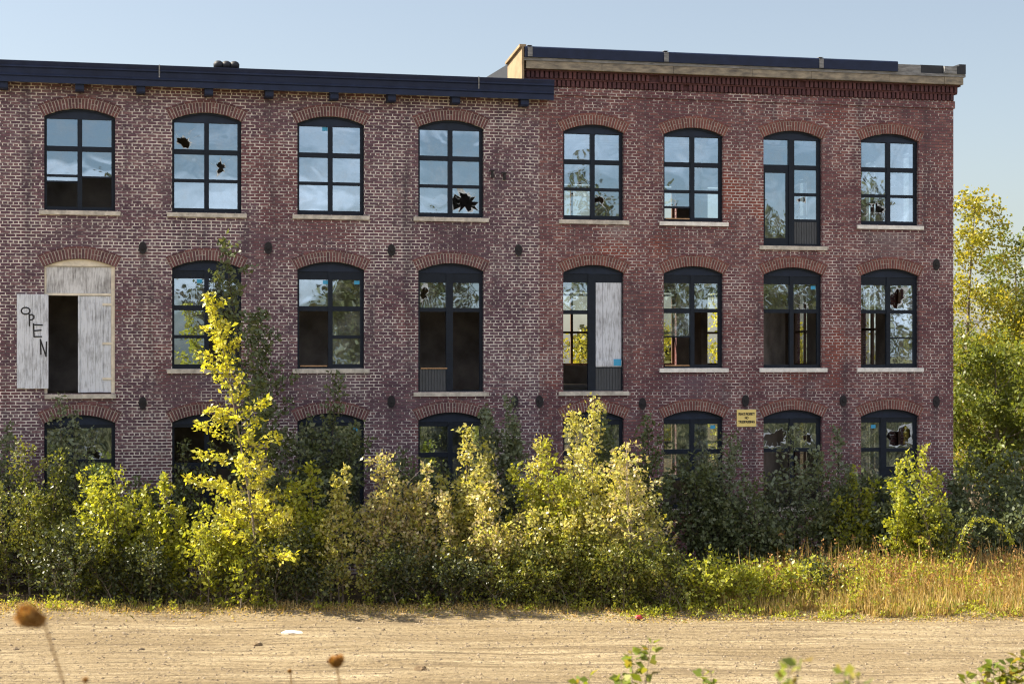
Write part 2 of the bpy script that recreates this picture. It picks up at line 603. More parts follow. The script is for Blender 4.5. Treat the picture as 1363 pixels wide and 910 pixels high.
def rect_point(cx, cz, a, x0, x1, z0, z1):
    dx, dz = math.cos(a), math.sin(a)
    t = 1e9
    if dx > 1e-6:
        t = min(t, (x1 - cx) / dx)
    if dx < -1e-6:
        t = min(t, (x0 - cx) / dx)
    if dz > 1e-6:
        t = min(t, (z1 - cz) / dz)
    if dz < -1e-6:
        t = min(t, (z0 - cz) / dz)
    return cx + dx * t, cz + dz * t, t


def broken_pane(mb, x0, x1, z0, z1, y, cx, cz, r, jag, m=0):
    """a sheet of glass with a jagged hole centred at the fractions cx, cz"""
    px, pz = x0 + (x1 - x0) * cx, z0 + (z1 - z0) * cz
    angs = sorted(list(np.linspace(0, 2 * math.pi, 21)[:-1] + hole_rng.uniform(-.1, .1, 20)) +
                  [math.atan2(zz - pz, xx - px) % (2 * math.pi) for xx in (x0, x1) for zz in (z0, z1)])
    n = len(mb.v)
    K = len(angs)
    for i, a in enumerate(angs):
        ox, oz, t = rect_point(px, pz, a, x0, x1, z0, z1)
        rr = r * min(x1 - x0, z1 - z0) * (1 + jag * .7 * (hole_rng.uniform(-1, .7) if i % 2 else hole_rng.uniform(-.3, 1)))
        rr *= 1 + .3 * math.sin(2 * a + px * 9) + .18 * math.sin(3 * a + pz * 7)
        rr = min(rr, t * .97)
        ro = min(rr * (1 + (hole_rng.uniform(.02, .7) if hole_rng.random() < .6 else .03)), t * .985)
        mb.v.append((ox, y, oz))
        mb.v.append((px + math.cos(a) * ro, y, pz + math.sin(a) * ro))
        mb.v.append((px + math.cos(a) * rr, y + hole_rng.uniform(-.006, .006), pz + math.sin(a) * rr))
    for i in range(K):
        j = (i + 1) % K
        mb.f.append((n + 3 * i, n + 3 * j, n + 3 * j + 1, n + 3 * i + 1))
        mb.f.append((n + 3 * i + 1, n + 3 * j + 1, n + 3 * j + 2, n + 3 * i + 2))
        mb.m += [m, 1]
    for k in range(4):               # long cracks running out of the hole
        a = hole_rng.uniform(0, 6.283)
        ox, oz, t = rect_point(px, pz, a, x0, x1, z0, z1)
        f0, f1 = hole_rng.uniform(.3, .5), hole_rng.uniform(.6, .95)
        cx_, sx_ = math.cos(a), math.sin(a)
        mid = (px + cx_ * t * (f0 + f1) / 2 - sx_ * .02, pz + sx_ * t * (f0 + f1) / 2 + cx_ * .02)
        pa, pb = (px + cx_ * t * f0, pz + sx_ * t * f0), (px + cx_ * t * f1, pz + sx_ * t * f1)
        for p, q in ((pa, mid), (mid, pb)):
            mb.poly([(p[0] - sx_ * .003, y - .003, p[1] + cx_ * .003), (q[0] - sx_ * .003, y - .003, q[1] + cx_ * .003), (q[0] + sx_ * .003, y - .003, q[1] - cx_ * .003), (p[0] + sx_ * .003, y - .003, p[1] - cx_ * .003)], 1)


YF0, YF1 = .11, .19


def make_window(root, loc, x0, x1, z0, zc, left, right, mull=(0.0, .055), zh=-.24, arch='archL', sillm='sill', label=None, sill=True, name='window', rise=RISE, jamb=(.06, .085), stickers=(), head='head', trim=()):
    zs = zc - rise
    fr = MB()
    xm = (x0 + x1) / 2 + mull[0]
    mw = mull[1]
    zt = zc + zh
    # head board closing the arch
    prof = [(x0 + .004, zt), (x1 - .004, zt)] + [(x0 + .004 + (x1 - x0 - .008) * (1 - i / 12), arch_z(x0 + .004 + (x1 - x0 - .008) * (1 - i / 12), x0, x1, zs, rise) - .004) for i in range(13)]
    fr.extrude_y(prof, YF0 - .012, YF1, 1)
    rim = .045
    for i in range(12):          # a raised rim along the arch
        ca, cb = x0 + .004 + (x1 - x0 - .008) * i / 12, x0 + .004 + (x1 - x0 - .008) * (i + 1) / 12
        za, zb = arch_z(ca, x0, x1, zs, rise) - .004, arch_z(cb, x0, x1, zs, rise) - .004
        if min(za, zb) - rim > zt:
            fr.extrude_y([(ca, za - rim), (cb, zb - rim), (cb, zb), (ca, za)], YF0 - .04, YF0 - .013, 0)
    fr.box(x0 + .004, x0 + jamb[0], YF0, YF1, z0 + .003, zt)
    fr.box(x1 - jamb[1], x1 - .004, YF0, YF1, z0 + .003, zt)
    fr.box(xm - mw, xm + mw, YF0 - .015, YF1, z0 + .003, zt)
    pn = MB()
    extra = []
    zbase = ZB
    for side, segs in ((0, left), (1, right)):
        a, b = (x0 + jamb[0], xm - mw) if side == 0 else (xm + mw, x1 - jamb[1])
        cur = z0 + .003
        for sg in segs + [('end', zt - zbase, zt - zbase)]:
            typ, s0, s1 = sg[0], sg[1] + zbase, sg[2] + zbase
            if s0 > cur + .004:
                fr.box(a, b, YF0 + .006, YF1 - .006, cur, s0)
            cur = s1
            yg = (YF0 + YF1) / 2
            if typ in ('g', 'd'):
                ga, gb, g0, g1 = a, b, s0, s1
                if typ == 'd':       # glazed door stile
                    st = .07
                    fr.box(a, a + st, YF0 + .012, YF1 - .012, s0, s1)
                    fr.box(b - st, b, YF0 + .012, YF1 - .012, s0, s1)
                    fr.box(a + st, b - st, YF0 + .012, YF1 - .012, s0, s0 + .12)
                    fr.box(a + st, b - st, YF0 + .012, YF1 - .012, s1 - .07, s1)
                    ga, gb, g0, g1 = a + st, b - st, s0 + .12, s1 - .07
                pn.poly([(ga, yg, g0), (gb, yg, g0), (gb, yg, g1), (ga, yg, g1)])
            elif typ == 'b':
                broken_pane(pn, a, b, s0, s1, yg, sg[3], sg[4], sg[5], sg[6])
            elif typ == 'b2':
                zm = s0 + (s1 - s0) * .5
                broken_pane(pn, a, b, s0, zm, yg, sg[3], sg[4], sg[5], sg[6])
                broken_pane(pn, a, b, zm, s1, yg, 1 - sg[3], sg[4], sg[5] * .8, sg[6])
            elif typ == 'r':         # ribbed panel
                k = 9
                p = MB()
                for i in range(k):
                    ra, rb = a + (b - a) * i / k, a + (b - a) * (i + 1) / k
                    p.box(ra + .003, rb - .012, YF0 + .01, YF1 - .02, s0, s1)
                    p.box(rb - .012, rb + .003, YF0 + .024, YF1 - .025, s0, s1)
                extra.append(('ribbed_panel', p, 'ribbed'))
            elif typ == 'w':
                p = MB()
                p.box(a, a + (b - a) * .26, YF0 - .01, YF1 - .03, s0, s1)
                p.box(a + (b - a) * .26 + .008, b, YF0 - .004, YF1 - .03, s0, s1)
                p.box(a - .002, b, YF0 - .028, YF0 - .012, s0 + .02, s0 + .17)
                extra.append(('board_panel', p, 'white_wood'))
                p = MB()
                p.box(b - .21, b - .01, YF0 - .031, YF0 - .0285, s0 + .03, s0 + .2)
                extra.append(('sticker', p, 'tape'))
    w = fr.build(name, [M['frame'], M[head]], root, loc)
    if label:
        w['label'] = label
    if pn.f:
        pn.build('pane', [M['glass'], M['shards']], w)
    for nm, p, m in extra:
        p.build(nm, M[m], w)
    for (fx, zz) in stickers:
        p = MB()
        sx = x0 + (x1 - x0) * fx
        p.box(sx - .065, sx + .065, YF0 + .030, YF0 + .0345, zz + ZB - .09, zz + ZB)
        p.build('sticker', M['tape'], w)
    for (ta, tb, zz) in trim:
        p = MB()
        p.box(x0 + (x1 - x0) * ta, x0 + (x1 - x0) * tb, YF0 - .02, YF0 + .004, zz + ZB, zz + ZB + .028)
        p.build('timber_edge', M['orange_trim'], w)
    if sill:
        s = MB()
        ex = .12
        s.extrude_x([(-.06, z0 - .11), (.105, z0 - .11), (.105, z0 + .004), (-.06, z0 - .012)], x0 - ex, x1 + ex)
        s.build('sill', M[sillm], w)
    build_arch(w, x0, x1, zs, rise, arch)
    return w


def build_arch(parent, x0, x1, zs, rise, arch, seed=0):
    W2 = (x1 - x0) / 2
    xc = (x0 + x1) / 2
    rad = (W2 * W2 + rise * rise) / (2 * rise)
    cz = zs + rise - rad
    half = math.asin(W2 / rad) * 1.035
    th = .235
    a = MB()
    K = 25
    NB = 16
    pts_in = [(xc + math.sin(-half + 2 * half * i / NB) * (rad + .004), cz + math.cos(-half + 2 * half * i / NB) * (rad + .004)) for i in range(NB + 1)]
    pts_out = [(xc + math.sin(-half + 2 * half * i / NB) * (rad + th + .05), cz + math.cos(-half + 2 * half * i / NB) * (rad + th + .05)) for i in range(NB + 1)]
    for i in range(NB):
        a.extrude_y([pts_in[i], pts_in[i + 1], pts_out[i + 1], pts_out[i]], -.004, .002, 1)
    for i in range(K):
        t0 = -half + 2 * half * (i + .14) / K
        t1 = -half + 2 * half * (i + .86) / K
        dep = -.012 - .006 * R.random()
        split = R.random() < .35
        rr = [(rad + .003, rad + th)] if not split else [(rad + .003, rad + th * .5), (rad + th * .56, rad + th)]
        for (r0, r1) in rr:
            a.extrude_y([(xc + math.sin(t0) * r0, cz + math.cos(t0) * r0), (xc + math.sin(t1) * r0, cz + math.cos(t1) * r0), (xc + math.sin(t1) * r1, cz + math.cos(t1) * r1), (xc + math.sin(t0) * r1, cz + math.cos(t0) * r1)], dep, .0)
    K2 = 13
    for i in range(K2):
        t0 = -half + 2 * half * (i + .05) / K2
        t1 = -half + 2 * half * (i + .95) / K2
        r0, r1 = rad + th + .010, rad + th + .06
        a.extrude_y([(xc + math.sin(t0) * r0, cz + math.cos(t0) * r0), (xc + math.sin(t1) * r0, cz + math.cos(t1) * r0), (xc + math.sin(t1) * r1, cz + math.cos(t1) * r1), (xc + math.sin(t0) * r1, cz + math.cos(t0) * r1)], -.016, .0)
    a.build('arch', [M[arch], M['mortar']], parent)


def openings(XC, talls):
    ops = []
    for i, (a, b) in enumerate(XC):
        for r in range(3):
            ops.append((a, b, talls.get((i, r), ZSILL[r]), ZCROWN[r] - RISE, RISE))
    return ops


tallL = {(1, 1): ZTALL2, (4, 1): ZTALL2, (1, 0): HB + .6, (2, 0): HB + .6, (3, 0): HB + .6}
tallR = {(0, 1): ZTALL2, (2, 2): ZTALL3, (3, 0): H - 4.6}
front = lambda s, d, z: (s, d, z)

rootL = empty('mill_building', world(-9, 0, 0), TH)
tag(rootL, 'long three-storey dark brick mill with a navy metal cornice and projecting brackets', 'mill building')
rootR = empty('mill_building', world(6, 0, 0), TH)
tag(rootR, 'taller red brick mill section with a corbelled parapet and tan stone band', 'mill building')
oL, oR = (9, 0, 0), (-6, 0, 0)
XLL = XL[0][0] - 1.4
ZTL = H + 6.42

# --- left building shell
mb = MB()
wall_panel(mb, XLL, XS - .002, -.3, ZTL, openings(XL, tallL), front, mi=1)
mb.box(XLL, XLL + WT, WT, D, -.3, ZTL)
mb.box(XLL, XS - .002, D, D + WT, -.3, ZTL, 1)
mb.build('wall', [M['brickL'], M['inner']], rootL, oL)
mb = MB()
mb.box(XLL + WT, XS - .01, WT, D, H - 4.75, H - 4.5)
mb.box(XLL + WT, XS - .01, WT, D, H - 1.15, H - .9)
mb.box(XLL + WT, XS - .01, WT, D, H + 2.6, H + 2.85)
mb.box(XLL + .02, XS - .01, .02, D, ZTL + .003, ZTL + .28)
mb.build('interior_floor', [M['floor']], rootL, oL)
mb = MB()
mb.box(XLL + WT, XS - .01, 4.6, 4.75, H - 4.5, ZTL)
mb.build('partition', [M['inner']], rootL, oL)
mb = MB()
mb.box(XLL + .02, XS - .01, -.02, D + .2, ZTL + .285, ZTL + .38)
rf = mb.build('roof', [M['tar']], rootL, oL)
# cornice: stepped gutter fascia over a soffit
mb = MB()
xce = wx(728) + .08
zb, zt_ = H + 6.37, H + 6.86
mb.extrude_x([(.0, zb + .05), (-.34, zb + .05), (-.34, zb), (-.37, zb), (-.37, zb + .13), (-.40, zb + .155), (-.40, zb + .175), (-.385, zb + .19), (-.405, zb + .32), (-.44, zb + .345), (-.44, zb + .375), (-.425, zb + .385), (-.455, zb + .47), (-.455, zt_), (-.3, zt_ + .02), (.0, zt_ + .02)], XLL, xce)
cor = mb.build('cornice', [M['navy']], rootL, oL)
for u, v in ((-75, 110), (5, 112), (106, 115), (187, 118), (277, 120), (357, 123), (443, 127), (519, 128), (604, 131), (695, 134)):
    mb = MB()
    x = wx(u)
    mb.extrude_x([(-.004, zb - .16), (-.27, zb - .16), (-.30, zb - .12), (-.30, zb + .048), (-.004, zb + .048)], x - .1, x + .1)
    mb.build('bracket', [M['navy']], cor)
for u in (211, 632):
    mb = MB()
    x = wx(u)
    mb.box(x - .014, x + .014, -.47, -.456, zb + .2, zt_ + .01)
    mb.build('gutter_seam', [M['grey_board']], cor)
for i in range(3):
    mb = MB()
    x = wx(292 + 11 * i + 4) + .0
    zt = H + 6.8
    pr = [(zt, .085), (zt + .34, .085), (zt + .34, .12), (zt + .42, .125), (zt + .47, .1), (zt + .50, .05), (zt + .505, .005)]
    mb.tube([(x + .17 * 0, 1.3, p[0]) for p in pr], [p[1] for p in pr], 12)
    mb.build('vent_pipe', [M['tar']], rf, None, True)

# --- right building shell
ZTR = H + 6.55
ZPT = H + 7.65
mb = MB()
wall_panel(mb, XS + .002, XE, -.3, ZTR, openings(XR, tallR), front, mi=1)
bops = [(a + .4, b + .4, max(ZSILL[r], .9), ZCROWN[r] - RISE, RISE) for (a, b) in XR for r in range(3)]
wall_panel(mb, XS + .002, XE, -.3, ZTR, bops, lambda s, d, z: (s, D + WT - d, z), mi=1)
eops = [(yy - .78, yy + .78, max(ZSILL[r], .9), ZCROWN[r] - RISE, RISE) for yy in (2.2, 4.7, 7.2, 9.7) for r in range(3)]
wall_panel(mb, WT, D, -.3, ZTR, eops, lambda s, d, z: (XE - d, s, z), mi=1)
mb.box(XS + .003, XS + .3, WT, D, -.3, ZTR, 1)
# plain band and corbel courses stepping outwards
mb.box(XS + .002, XE + .03, -.035, D + WT, ZTR + .001, ZTR + .20)
mb.build('wall', [M['brickR'], M['inner']], rootR, oR)
mb = MB()
mb.box(XS + .31, XE - WT, WT, D, H - 4.75, H - 4.5)
mb.box(XS + .31, XE - WT, WT, D, H - 1.15, H - .9)
mb.box(XS + .31, XE - WT, WT, D, H + 2.6, H + 2.85)
mb.box(XS + .31, XE - WT, WT, D, H + 6.3, H + 6.5)
mb.build('interior_floor', [M['floor']], rootR, oR)
for yy in (4.4, 8.7):
    for xx in (3.4, 6.4, 9.2):
        mb = MB()
        mb.box(xx - .1, xx + .1, yy - .1, yy + .1, H - .9, H + 2.6)
        mb.box(xx - .1, xx + .1, yy - .1, yy + .1, H + 2.85, H + 6.3)
        mb.build('post', [M['inner_wood']], rootR, oR)
for zc_ in (H + 2.6, H + 6.3, H - 1.15):
    mb = MB()
    for yy in (4.4, 8.7):
        mb.box(XS + .31, XE - WT, yy - .13, yy + .13, zc_ - .3, zc_ - .002)
    for k in range(9):
        xx = XS + .9 + k * 1.25
        mb.box(xx - .06, xx + .06, WT, 4.26, zc_ - .2, zc_ - .003)
    mb.build('ceiling_beam', [M['inner_wood']], rootR, oR)
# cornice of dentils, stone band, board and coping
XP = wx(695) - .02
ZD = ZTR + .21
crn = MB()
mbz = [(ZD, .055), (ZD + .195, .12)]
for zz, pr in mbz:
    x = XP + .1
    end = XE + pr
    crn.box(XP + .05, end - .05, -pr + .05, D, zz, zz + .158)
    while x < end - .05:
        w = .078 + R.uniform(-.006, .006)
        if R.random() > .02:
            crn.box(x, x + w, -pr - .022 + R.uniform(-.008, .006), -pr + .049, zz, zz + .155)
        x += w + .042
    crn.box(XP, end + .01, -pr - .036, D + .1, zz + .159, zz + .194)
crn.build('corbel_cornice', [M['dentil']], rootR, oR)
mb = MB()
x = XP + .06
while x < XE + .149:
    w = min(R.uniform(1.3, 2.2), XE + .15 - x)
    if XE + .15 - x - w < .5:
        w = XE + .15 - x
    mb.box(x, x + w - .008, -.275 + R.uniform(-.012, .01), .5, ZD + .392 + R.uniform(0, .004), ZD + .585)
    x += w
mb.box(XE - .4, XE + .23, .51, D + .1, ZD + .395, ZD + .585)
mb.build('stone_band', [M['stone']], rootR, oR)
mb = MB()
mb.box(XP, XE + .20, -.30, D + .2, ZD + .588, ZD + .66)
mb.build('cornice_board', [M['grey_board']], rootR, oR)
mb = MB()
zc0, zc1 = ZD + .663, ZD + .93
xa = [XP + .0, wx(880), wx(1085), wx(1188)]
for a, b in zip(xa, xa[1:]):
    mb.extrude_x([(-.345, zc0), (-.36, zc1 - .03), (-.33, zc1), (.35, zc1 + .015), (.35, zc0)], a + .012, b - .012)
mb.build('parapet_coping', [M['navy']], rootR, oR)
for u in (881, 1086, 701):
    mb = MB()
    mb.box(wx(u) - .06, wx(u) + .06, -.372, -.362, zc0 + .01, zc1 - .02)
    mb.box(wx(u) - .06, wx(u) + .06, -.361, .3, zc1 + .017, zc1 + .024)
    mb.build('coping_joint', [M['grey_board']], rootR, oR)
mb = MB()
x = xa[-1]
k = 0
while x < XE - .01:
    w = R.uniform(.3, .7)
    w = min(w, XE - .004 - x)
    mb.box(x + .003, x + w, -.30 + R.uniform(-.05, .05), .3, zc0, zc0 + R.uniform(.19, .25), k % 2)
    x += w
    k += 1
mb.box(XE + .0, XE + .19, -.33, .3, zc0 + .002, zc1 - .01, 1)
mb.build('broken_coping', [M['grey_board'], M['tar']], rootR, oR)
mb = MB()
mb.extrude_x([(-.3, zb + .30), (1.25, zb + .30), (1.25, zc1 - .22), (-.3, zc1 - .02)], XP - .06, XP - .003)
mb.extrude_x([(-.3, zc1 - .015), (1.27, zc1 - .215), (1.27, zc1 - .15), (-.3, zc1 + .05)], XP - .12, XP + .05)
mb.build('parapet_side', [M['parapet_side']], rootR, oR)
mb = MB()
mb.extrude_x([(1.29, ZTR - .1), (6, ZTR - .1), (6, zc1 - .12), (1.29, zc1 - .2)], XP - .05, XP + .3)
mb.box(XP + .31, XE - .3, .6, D, ZD + .40, ZD + .5)
mb.build('roof', [M['tar']], rootR, oR)

# iron anchor plates
for i, (u, x, z) in enumerate(anch_xz):
    mb = MB()
    K = 12
    pr = [(x + .095 * math.cos(6.283 * k / K), z + .15 * math.sin(6.283 * k / K)) for k in range(K)]
    mb.extrude_y(pr, -.035, -.003)
    mb.box(x - .03, x + .03, -.065, -.0352, z - .03, z + .03)
    mb.build('anchor_plate', [M['iron']], rootL if u < 718 else rootR, oL if u < 718 else oR)
# dark bolts left by a removed bracket
for u, v in ((655, 230), (671, 233)):
    mb = MB()
    x, z = wx(u), wz(u, v)
    mb.box(x - .03, x + .03, -.06, -.003, z - .13, z + .06)
    mb.box(x - .09, x + .05, -.075, -.061, z + .03, z + .06)
    mb.build('iron_stub', [M['iron']], rootL, oL)

# --- window fillings. heights are relative to the sill of the storey
ZB = 0
S_TOP, S_MID, S_LOW = (1.52, 2.165), (.81, 1.40), (.11, .73)


def std(a='g', b='g', c='g', **kw):
    """low, middle and top fillings of one side"""
    out = []
    for t, (p, q) in ((a, S_LOW), (b, S_MID), (c, S_TOP)):
        out.append((t, p, q) if isinstance(t, str) else (t[0], p, q) + tuple(t[1:]))
    return out


def put(bld, ci, row, left, right, **kw):
    global ZB
    XC = XL if bld == 'L' else XR
    root, loc = (rootL, oL) if bld == 'L' else (rootR, oR)
    talls = tallL if bld == 'L' else tallR
    z0 = talls.get((ci, row), ZSILL[row])
    ZB = ZSILL[row]
    kw.setdefault('arch', 'archL' if bld == 'L' else 'archR')
    return make_window(root, loc, XC[ci][0], XC[ci][1], z0, ZCROWN[row], left, right, **kw)


O = 'o'
# top storey
put('L', 0, 2, std(), std())
put('L', 1, 2, [('o', .09, .66), ('g', .70, .79), ('g', .85, 1.40), ('g', *S_TOP)], [('o', .09, .78), ('g', .82, 1.40), ('g', *S_TOP)])
put('L', 2, 2, std(c=('b', .30, .27, .20, .3)), std(b=('b', .42, .5, .17, .6)), label='window with two shot-through panes')
put('L', 3, 2, std(), std(), stickers=((.42, 2.15),))
put('L', 4, 2, std(), std(a=('b', .5, .42, .40, .75)), label='window with the lower right pane smashed into a jagged hole')
put('R', 0, 2, std(b=('b', .62, .14, .06, .4), a=('b', .36, .88, .06, .4)), std(a=('b', .2, .66, .17, .6)), zh=-.225)
put('R', 1, 2, [('o', .08, .34), ('g', .39, .73), ('g', *S_MID), ('g', *S_TOP)], std(), zh=-.225, sillm='sill_white', trim=((.05, .45, .06),))
put('R', 2, 2, [('d', -.50, 1.38), ('g', *S_TOP)], [('r', -.52, .05), ('b', .12, .72, .38, .86, .12, .3), ('g', .80, 1.40), ('g', *S_TOP)], zh=-.225, mull=(.0, .075), jamb=(.02, .1), label='window with a tall glazed door leaf and a ribbed board below')
put('R', 3, 2, std(a=('b', .65, .5, .25, .9)), std(), zh=-.225, sillm='sill_white')
# middle storey
put('L', 0, 1, std(), std())
put('L', 2, 1, std(), std(a=O, b=O), stickers=((.40, 2.15),))
put('L', 3, 1, [('o', .07, 1.40), ('g', *S_TOP)], std(), stickers=((.43, 2.15), (.90, 2.15)), trim=((.05, .45, .05),))
put('L', 4, 1, [('r', -.56, -.02), ('o', .02, 1.40), ('b', 1.50, 2.12, .15, .55, .18, .6)], [('o', -.54, 1.40), ('g', 1.50, 2.12)], mull=(-.02, .085), label='loading opening with no glass below the transom', trim=((.05, .45, -.012),))
put('R', 0, 1, [('o', -.55, 1.36), ('g', 1.46, 2.16)], [('r', -.56, .0), ('w', .03, 2.16)], mull=(-.02, .1), jamb=(.02, .04), zh=-.22, label='loading opening half closed by a weathered white board')
put('R', 1, 1, [('o', .07, .78), ('g', .82, 1.40), ('g', *S_TOP)], [('o', .09, 1.42), ('g', *S_TOP)], sillm='sill_white', zh=-.225, jamb=(.02, .1), trim=((.04, .45, .05),))
put('R', 2, 1, [('o', .08, 1.42), ('g', *S_TOP)], [('o', .08, 1.42), ('b', *S_TOP, .45, .12, .14, .5)], sillm='sill_white', zh=-.225, jamb=(.02, .1), stickers=((.88, 2.13),))
put('R', 3, 1, [('o', .08, 1.42), ('g', *S_TOP)], [('g', .11, .76), ('g', .80, 1.42), ('b', *S_TOP, .3, .5, .33, .45)], sillm='sill_white', zh=-.225, jamb=(.02, .1))
# ground storey
lowdoor = [('d', -2.4, 1.40), ('g', 1.52, 2.2)]
put('L', 0, 0, std(), std())
put('L', 1, 0, [('g', -.6, 1.38), ('g', 1.46, 2.2)], [('r', -.9, .4), ('g', .52, 1.38), ('b', 1.46, 2.2, .5, .22, .18, .4)], mull=(-.22, .07), sill=False)
put('L', 2, 0, [('o', -.6, 1.2), ('o', 1.35, 2.2)], [('o', -.6, 1.2), ('o', 1.35, 2.2)], sill=False)
put('L', 3, 0, [('g', -.6, 1.3), ('g', 1.42, 2.2)], [('g', -.6, 1.3), ('g', 1.42, 2.2)], sill=False, stickers=((.88, 2.15),))
put('L', 4, 0, std(), std(), label=None)
put('R', 0, 0, std(), std(), zh=-.225)
put('R', 1, 0, std(a=O), std(a=O), zh=-.225, jamb=(.02, .1), stickers=((.85, 2.13),))
put('R', 2, 0, [('o', .08, 1.42), ('b', *S_TOP, .5, .4, .36, .4)], [('o', .08, .76), ('o', .80, 1.42), ('b', *S_TOP, .62, .38, .17, .6)], zh=-.225, jamb=(.02, .1))
put('R', 3, 0, [('g', -.6, 1.40), ('g', 1.50, 2.16)], [('r', -.6, .75), ('g', 1.0, 1.38), ('b', 1.48, 2.16, .52, .45, .40, .3)], zh=-.225, mull=(-.14, .085), jamb=(.02, .1), sill=False, stickers=((.25, 2.1),), label='glazed entrance with a large jagged hole in its right pane')

# white loading door (second storey, first bay)
ZB = ZSILL[1]
x0, x1 = XL[1]
zc = ZCROWN[1]
fr = MB()
zlt = wz(105, 391)
jw = .09
prof = [(x0 + .004, zlt + .66), (x1 - .004, zlt + .66)] + [(x0 + .004 + (x1 - x0 - .008) * (1 - i / 12), arch_z(x0 + .004 + (x1 - x0 - .008) * (1 - i / 12), x0, x1, zc - RISE, RISE) - .004) for i in range(13)]
fr.extrude_y(prof, .07, .16, 0)
fr.box(x0 + .004, x0 + .05, .06, .16, zlt + .02, zlt + .658)
fr.box(x1 - jw, x1 - .004, .06, .16, ZTALL2 + .003, zlt + .658)
fr.box(x0 + .004, x0 + .07, .08, .16, ZTALL2 + .003, zlt - .04)
fr.box(x0 + .004, x1 - jw - .002, .05, .17, zlt - .04, zlt + .018)
dw = fr.build('loading_doorway', [M['cream']], rootL, oL)
dw['label'] = 'cream framed loading doorway with white plank doors'
mb = MB()
mb.box(x0 + .052, x1 - jw - .002, .085, .15, zlt + .02, zlt + .658)
mb.build('transom_panel', [M['white_panel']], dw)


def plank_leaf(a, b, z0, z1, y0, y1, n):
    m = MB()
    for i in range(n):
        pa, pb = a + (b - a) * i / n, a + (b - a) * (i + 1) / n
        m.box(pa + .002, pb - .002, y0 + R.uniform(0, .004), y1, z0 + R.uniform(0, .012), z1 - R.uniform(0, .006))
    return m


xl0, xl1 = wx(106.5), x1 - jw - .004
m = plank_leaf(xl0, xl1, ZTALL2 + .02, zlt - .045, .07, .12, 4)
for zz in (wz(140, 405), wz(140, 457), wz(140, 504)):
    m.box(xl1 - .2, xl1 + .05, .052, .0695, zz - .025, zz + .03, 1)
m.box(xl0 - .045, xl0 - .003, .05, .13, ZTALL2 + .02, zlt - .045, 0)
rd = m.build('door_leaf', [M['white_wood'], M['cream']], dw)
ul0, ul1 = wx(22.5), wx(64.5)
zl0, zl1 = wz(43, 517), wz(43, 391.5)
m = plank_leaf(ul0, ul1, zl0, zl1, -.075, -.02, 4)


def stroke(pts, w=.016):
    for (ua, va), (ub, vb) in zip(pts, pts[1:]):
        a = Vector((wx(10 + ua / 6.07), 0, wz(43, 380 + va / 6.07)))
        b = Vector((wx(10 + ub / 6.07), 0, wz(43, 380 + vb / 6.07)))
        d = (b - a).normalized()
        nrm = Vector((-d.z, 0, d.x)) * w
        a2, b2 = a - d * w * .6, b + d * w * .6
        m.extrude_y([((a2 - nrm).x, (a2 - nrm).z), ((b2 - nrm).x, (b2 - nrm).z), ((b2 + nrm).x, (b2 + nrm).z), ((a2 + nrm).x, (a2 + nrm).z)], -.0795 - R.uniform(0, .002), -.0755, 2)


stroke([(147 + 35 * math.cos(6.283 * k / 14), 205 + 27 * math.sin(6.283 * k / 14)) for k in range(15)])
stroke([(176, 232), (178, 325)])
stroke([(178, 240), (196, 234), (214, 246), (214, 264), (198, 276), (178, 278)])
stroke([(210, 308), (215, 415)])
stroke([(208, 316), (282, 319)])
stroke([(212, 366), (272, 360)])
stroke([(215, 413), (276, 412)])
stroke([(270, 555), (266, 435), (312, 572), (316, 455)])
ld = m.build('door_leaf', [M['white_wood'], M['cream'], M['paint_black']], dw)
ld['label'] = 'open plank leaf painted with the word OPEN'
mb = MB()
mb.extrude_x([(-.07, ZTALL2 - .12), (.3, ZTALL2 - .12), (.3, ZTALL2), (-.07, ZTALL2 - .015)], x0 + .01, x1 + .02)
mb.build('sill', [M['sill']], dw)
build_arch(dw, x0, x1, zc - RISE, RISE, 'archL')

# old sashes in the back and end walls of the right section
def sash(x0, x1, z0, z1, f, parent, loc):
    p, g = MB(), MB()

    def bx(a, b, c, d, y0=.12, y1=.2):
        q = [f(a, y0, c), f(b, y0, c), f(b, y1, c), f(a, y1, c), f(a, y0, d), f(b, y0, d), f(b, y1, d), f(a, y1, d)]
        n = len(p.v)
        p.v += q
        for fc in ((0, 1, 5, 4), (1, 2, 6, 5), (2, 3, 7, 6), (3, 0, 4, 7), (4, 5, 6, 7), (3, 2, 1, 0)):
            p.f.append(tuple(n + i for i in fc))
            p.m.append(0)
    xm = (x0 + x1) / 2
    zt = z1 - .2
    bx(x0 + .003, x0 + .08, z0, zt)
    bx(x1 - .08, x1 - .003, z0, zt)
    bx(xm - .04, xm + .04, z0, zt)
    bx(x0 + .08, x1 - .08, zt, z1 - .02)
    for k in (0, .45, .98):
        for a, b in ((x0 + .08, xm - .04), (xm + .04, x1 - .08)):
            bx(a, b, z0 + (zt - z0 - .08) * k, z0 + (zt - z0 - .08) * k + .07)
    for a, b in ((x0 + .08, xm - .04), (xm + .04, x1 - .08)):
        g.poly([f(a, .16, z0 + .05), f(b, .16, z0 + .05), f(b, .16, zt), f(a, .16, zt)])
    o = p.build('sash_window', [M['brown_frame']], parent, loc)
    g.build('pane', [M['clear']], o)


for (a, b, z0, zs, rise) in bops:
    sash(a, b, z0, zs + rise, lambda s, d, z: (s, D + WT - d, z), rootR, oR)
for (a, b, z0, zs, rise) in eops:
    sash(a, b, z0, zs + rise, lambda s, d, z: (XE - d, s, z), rootR, oR)

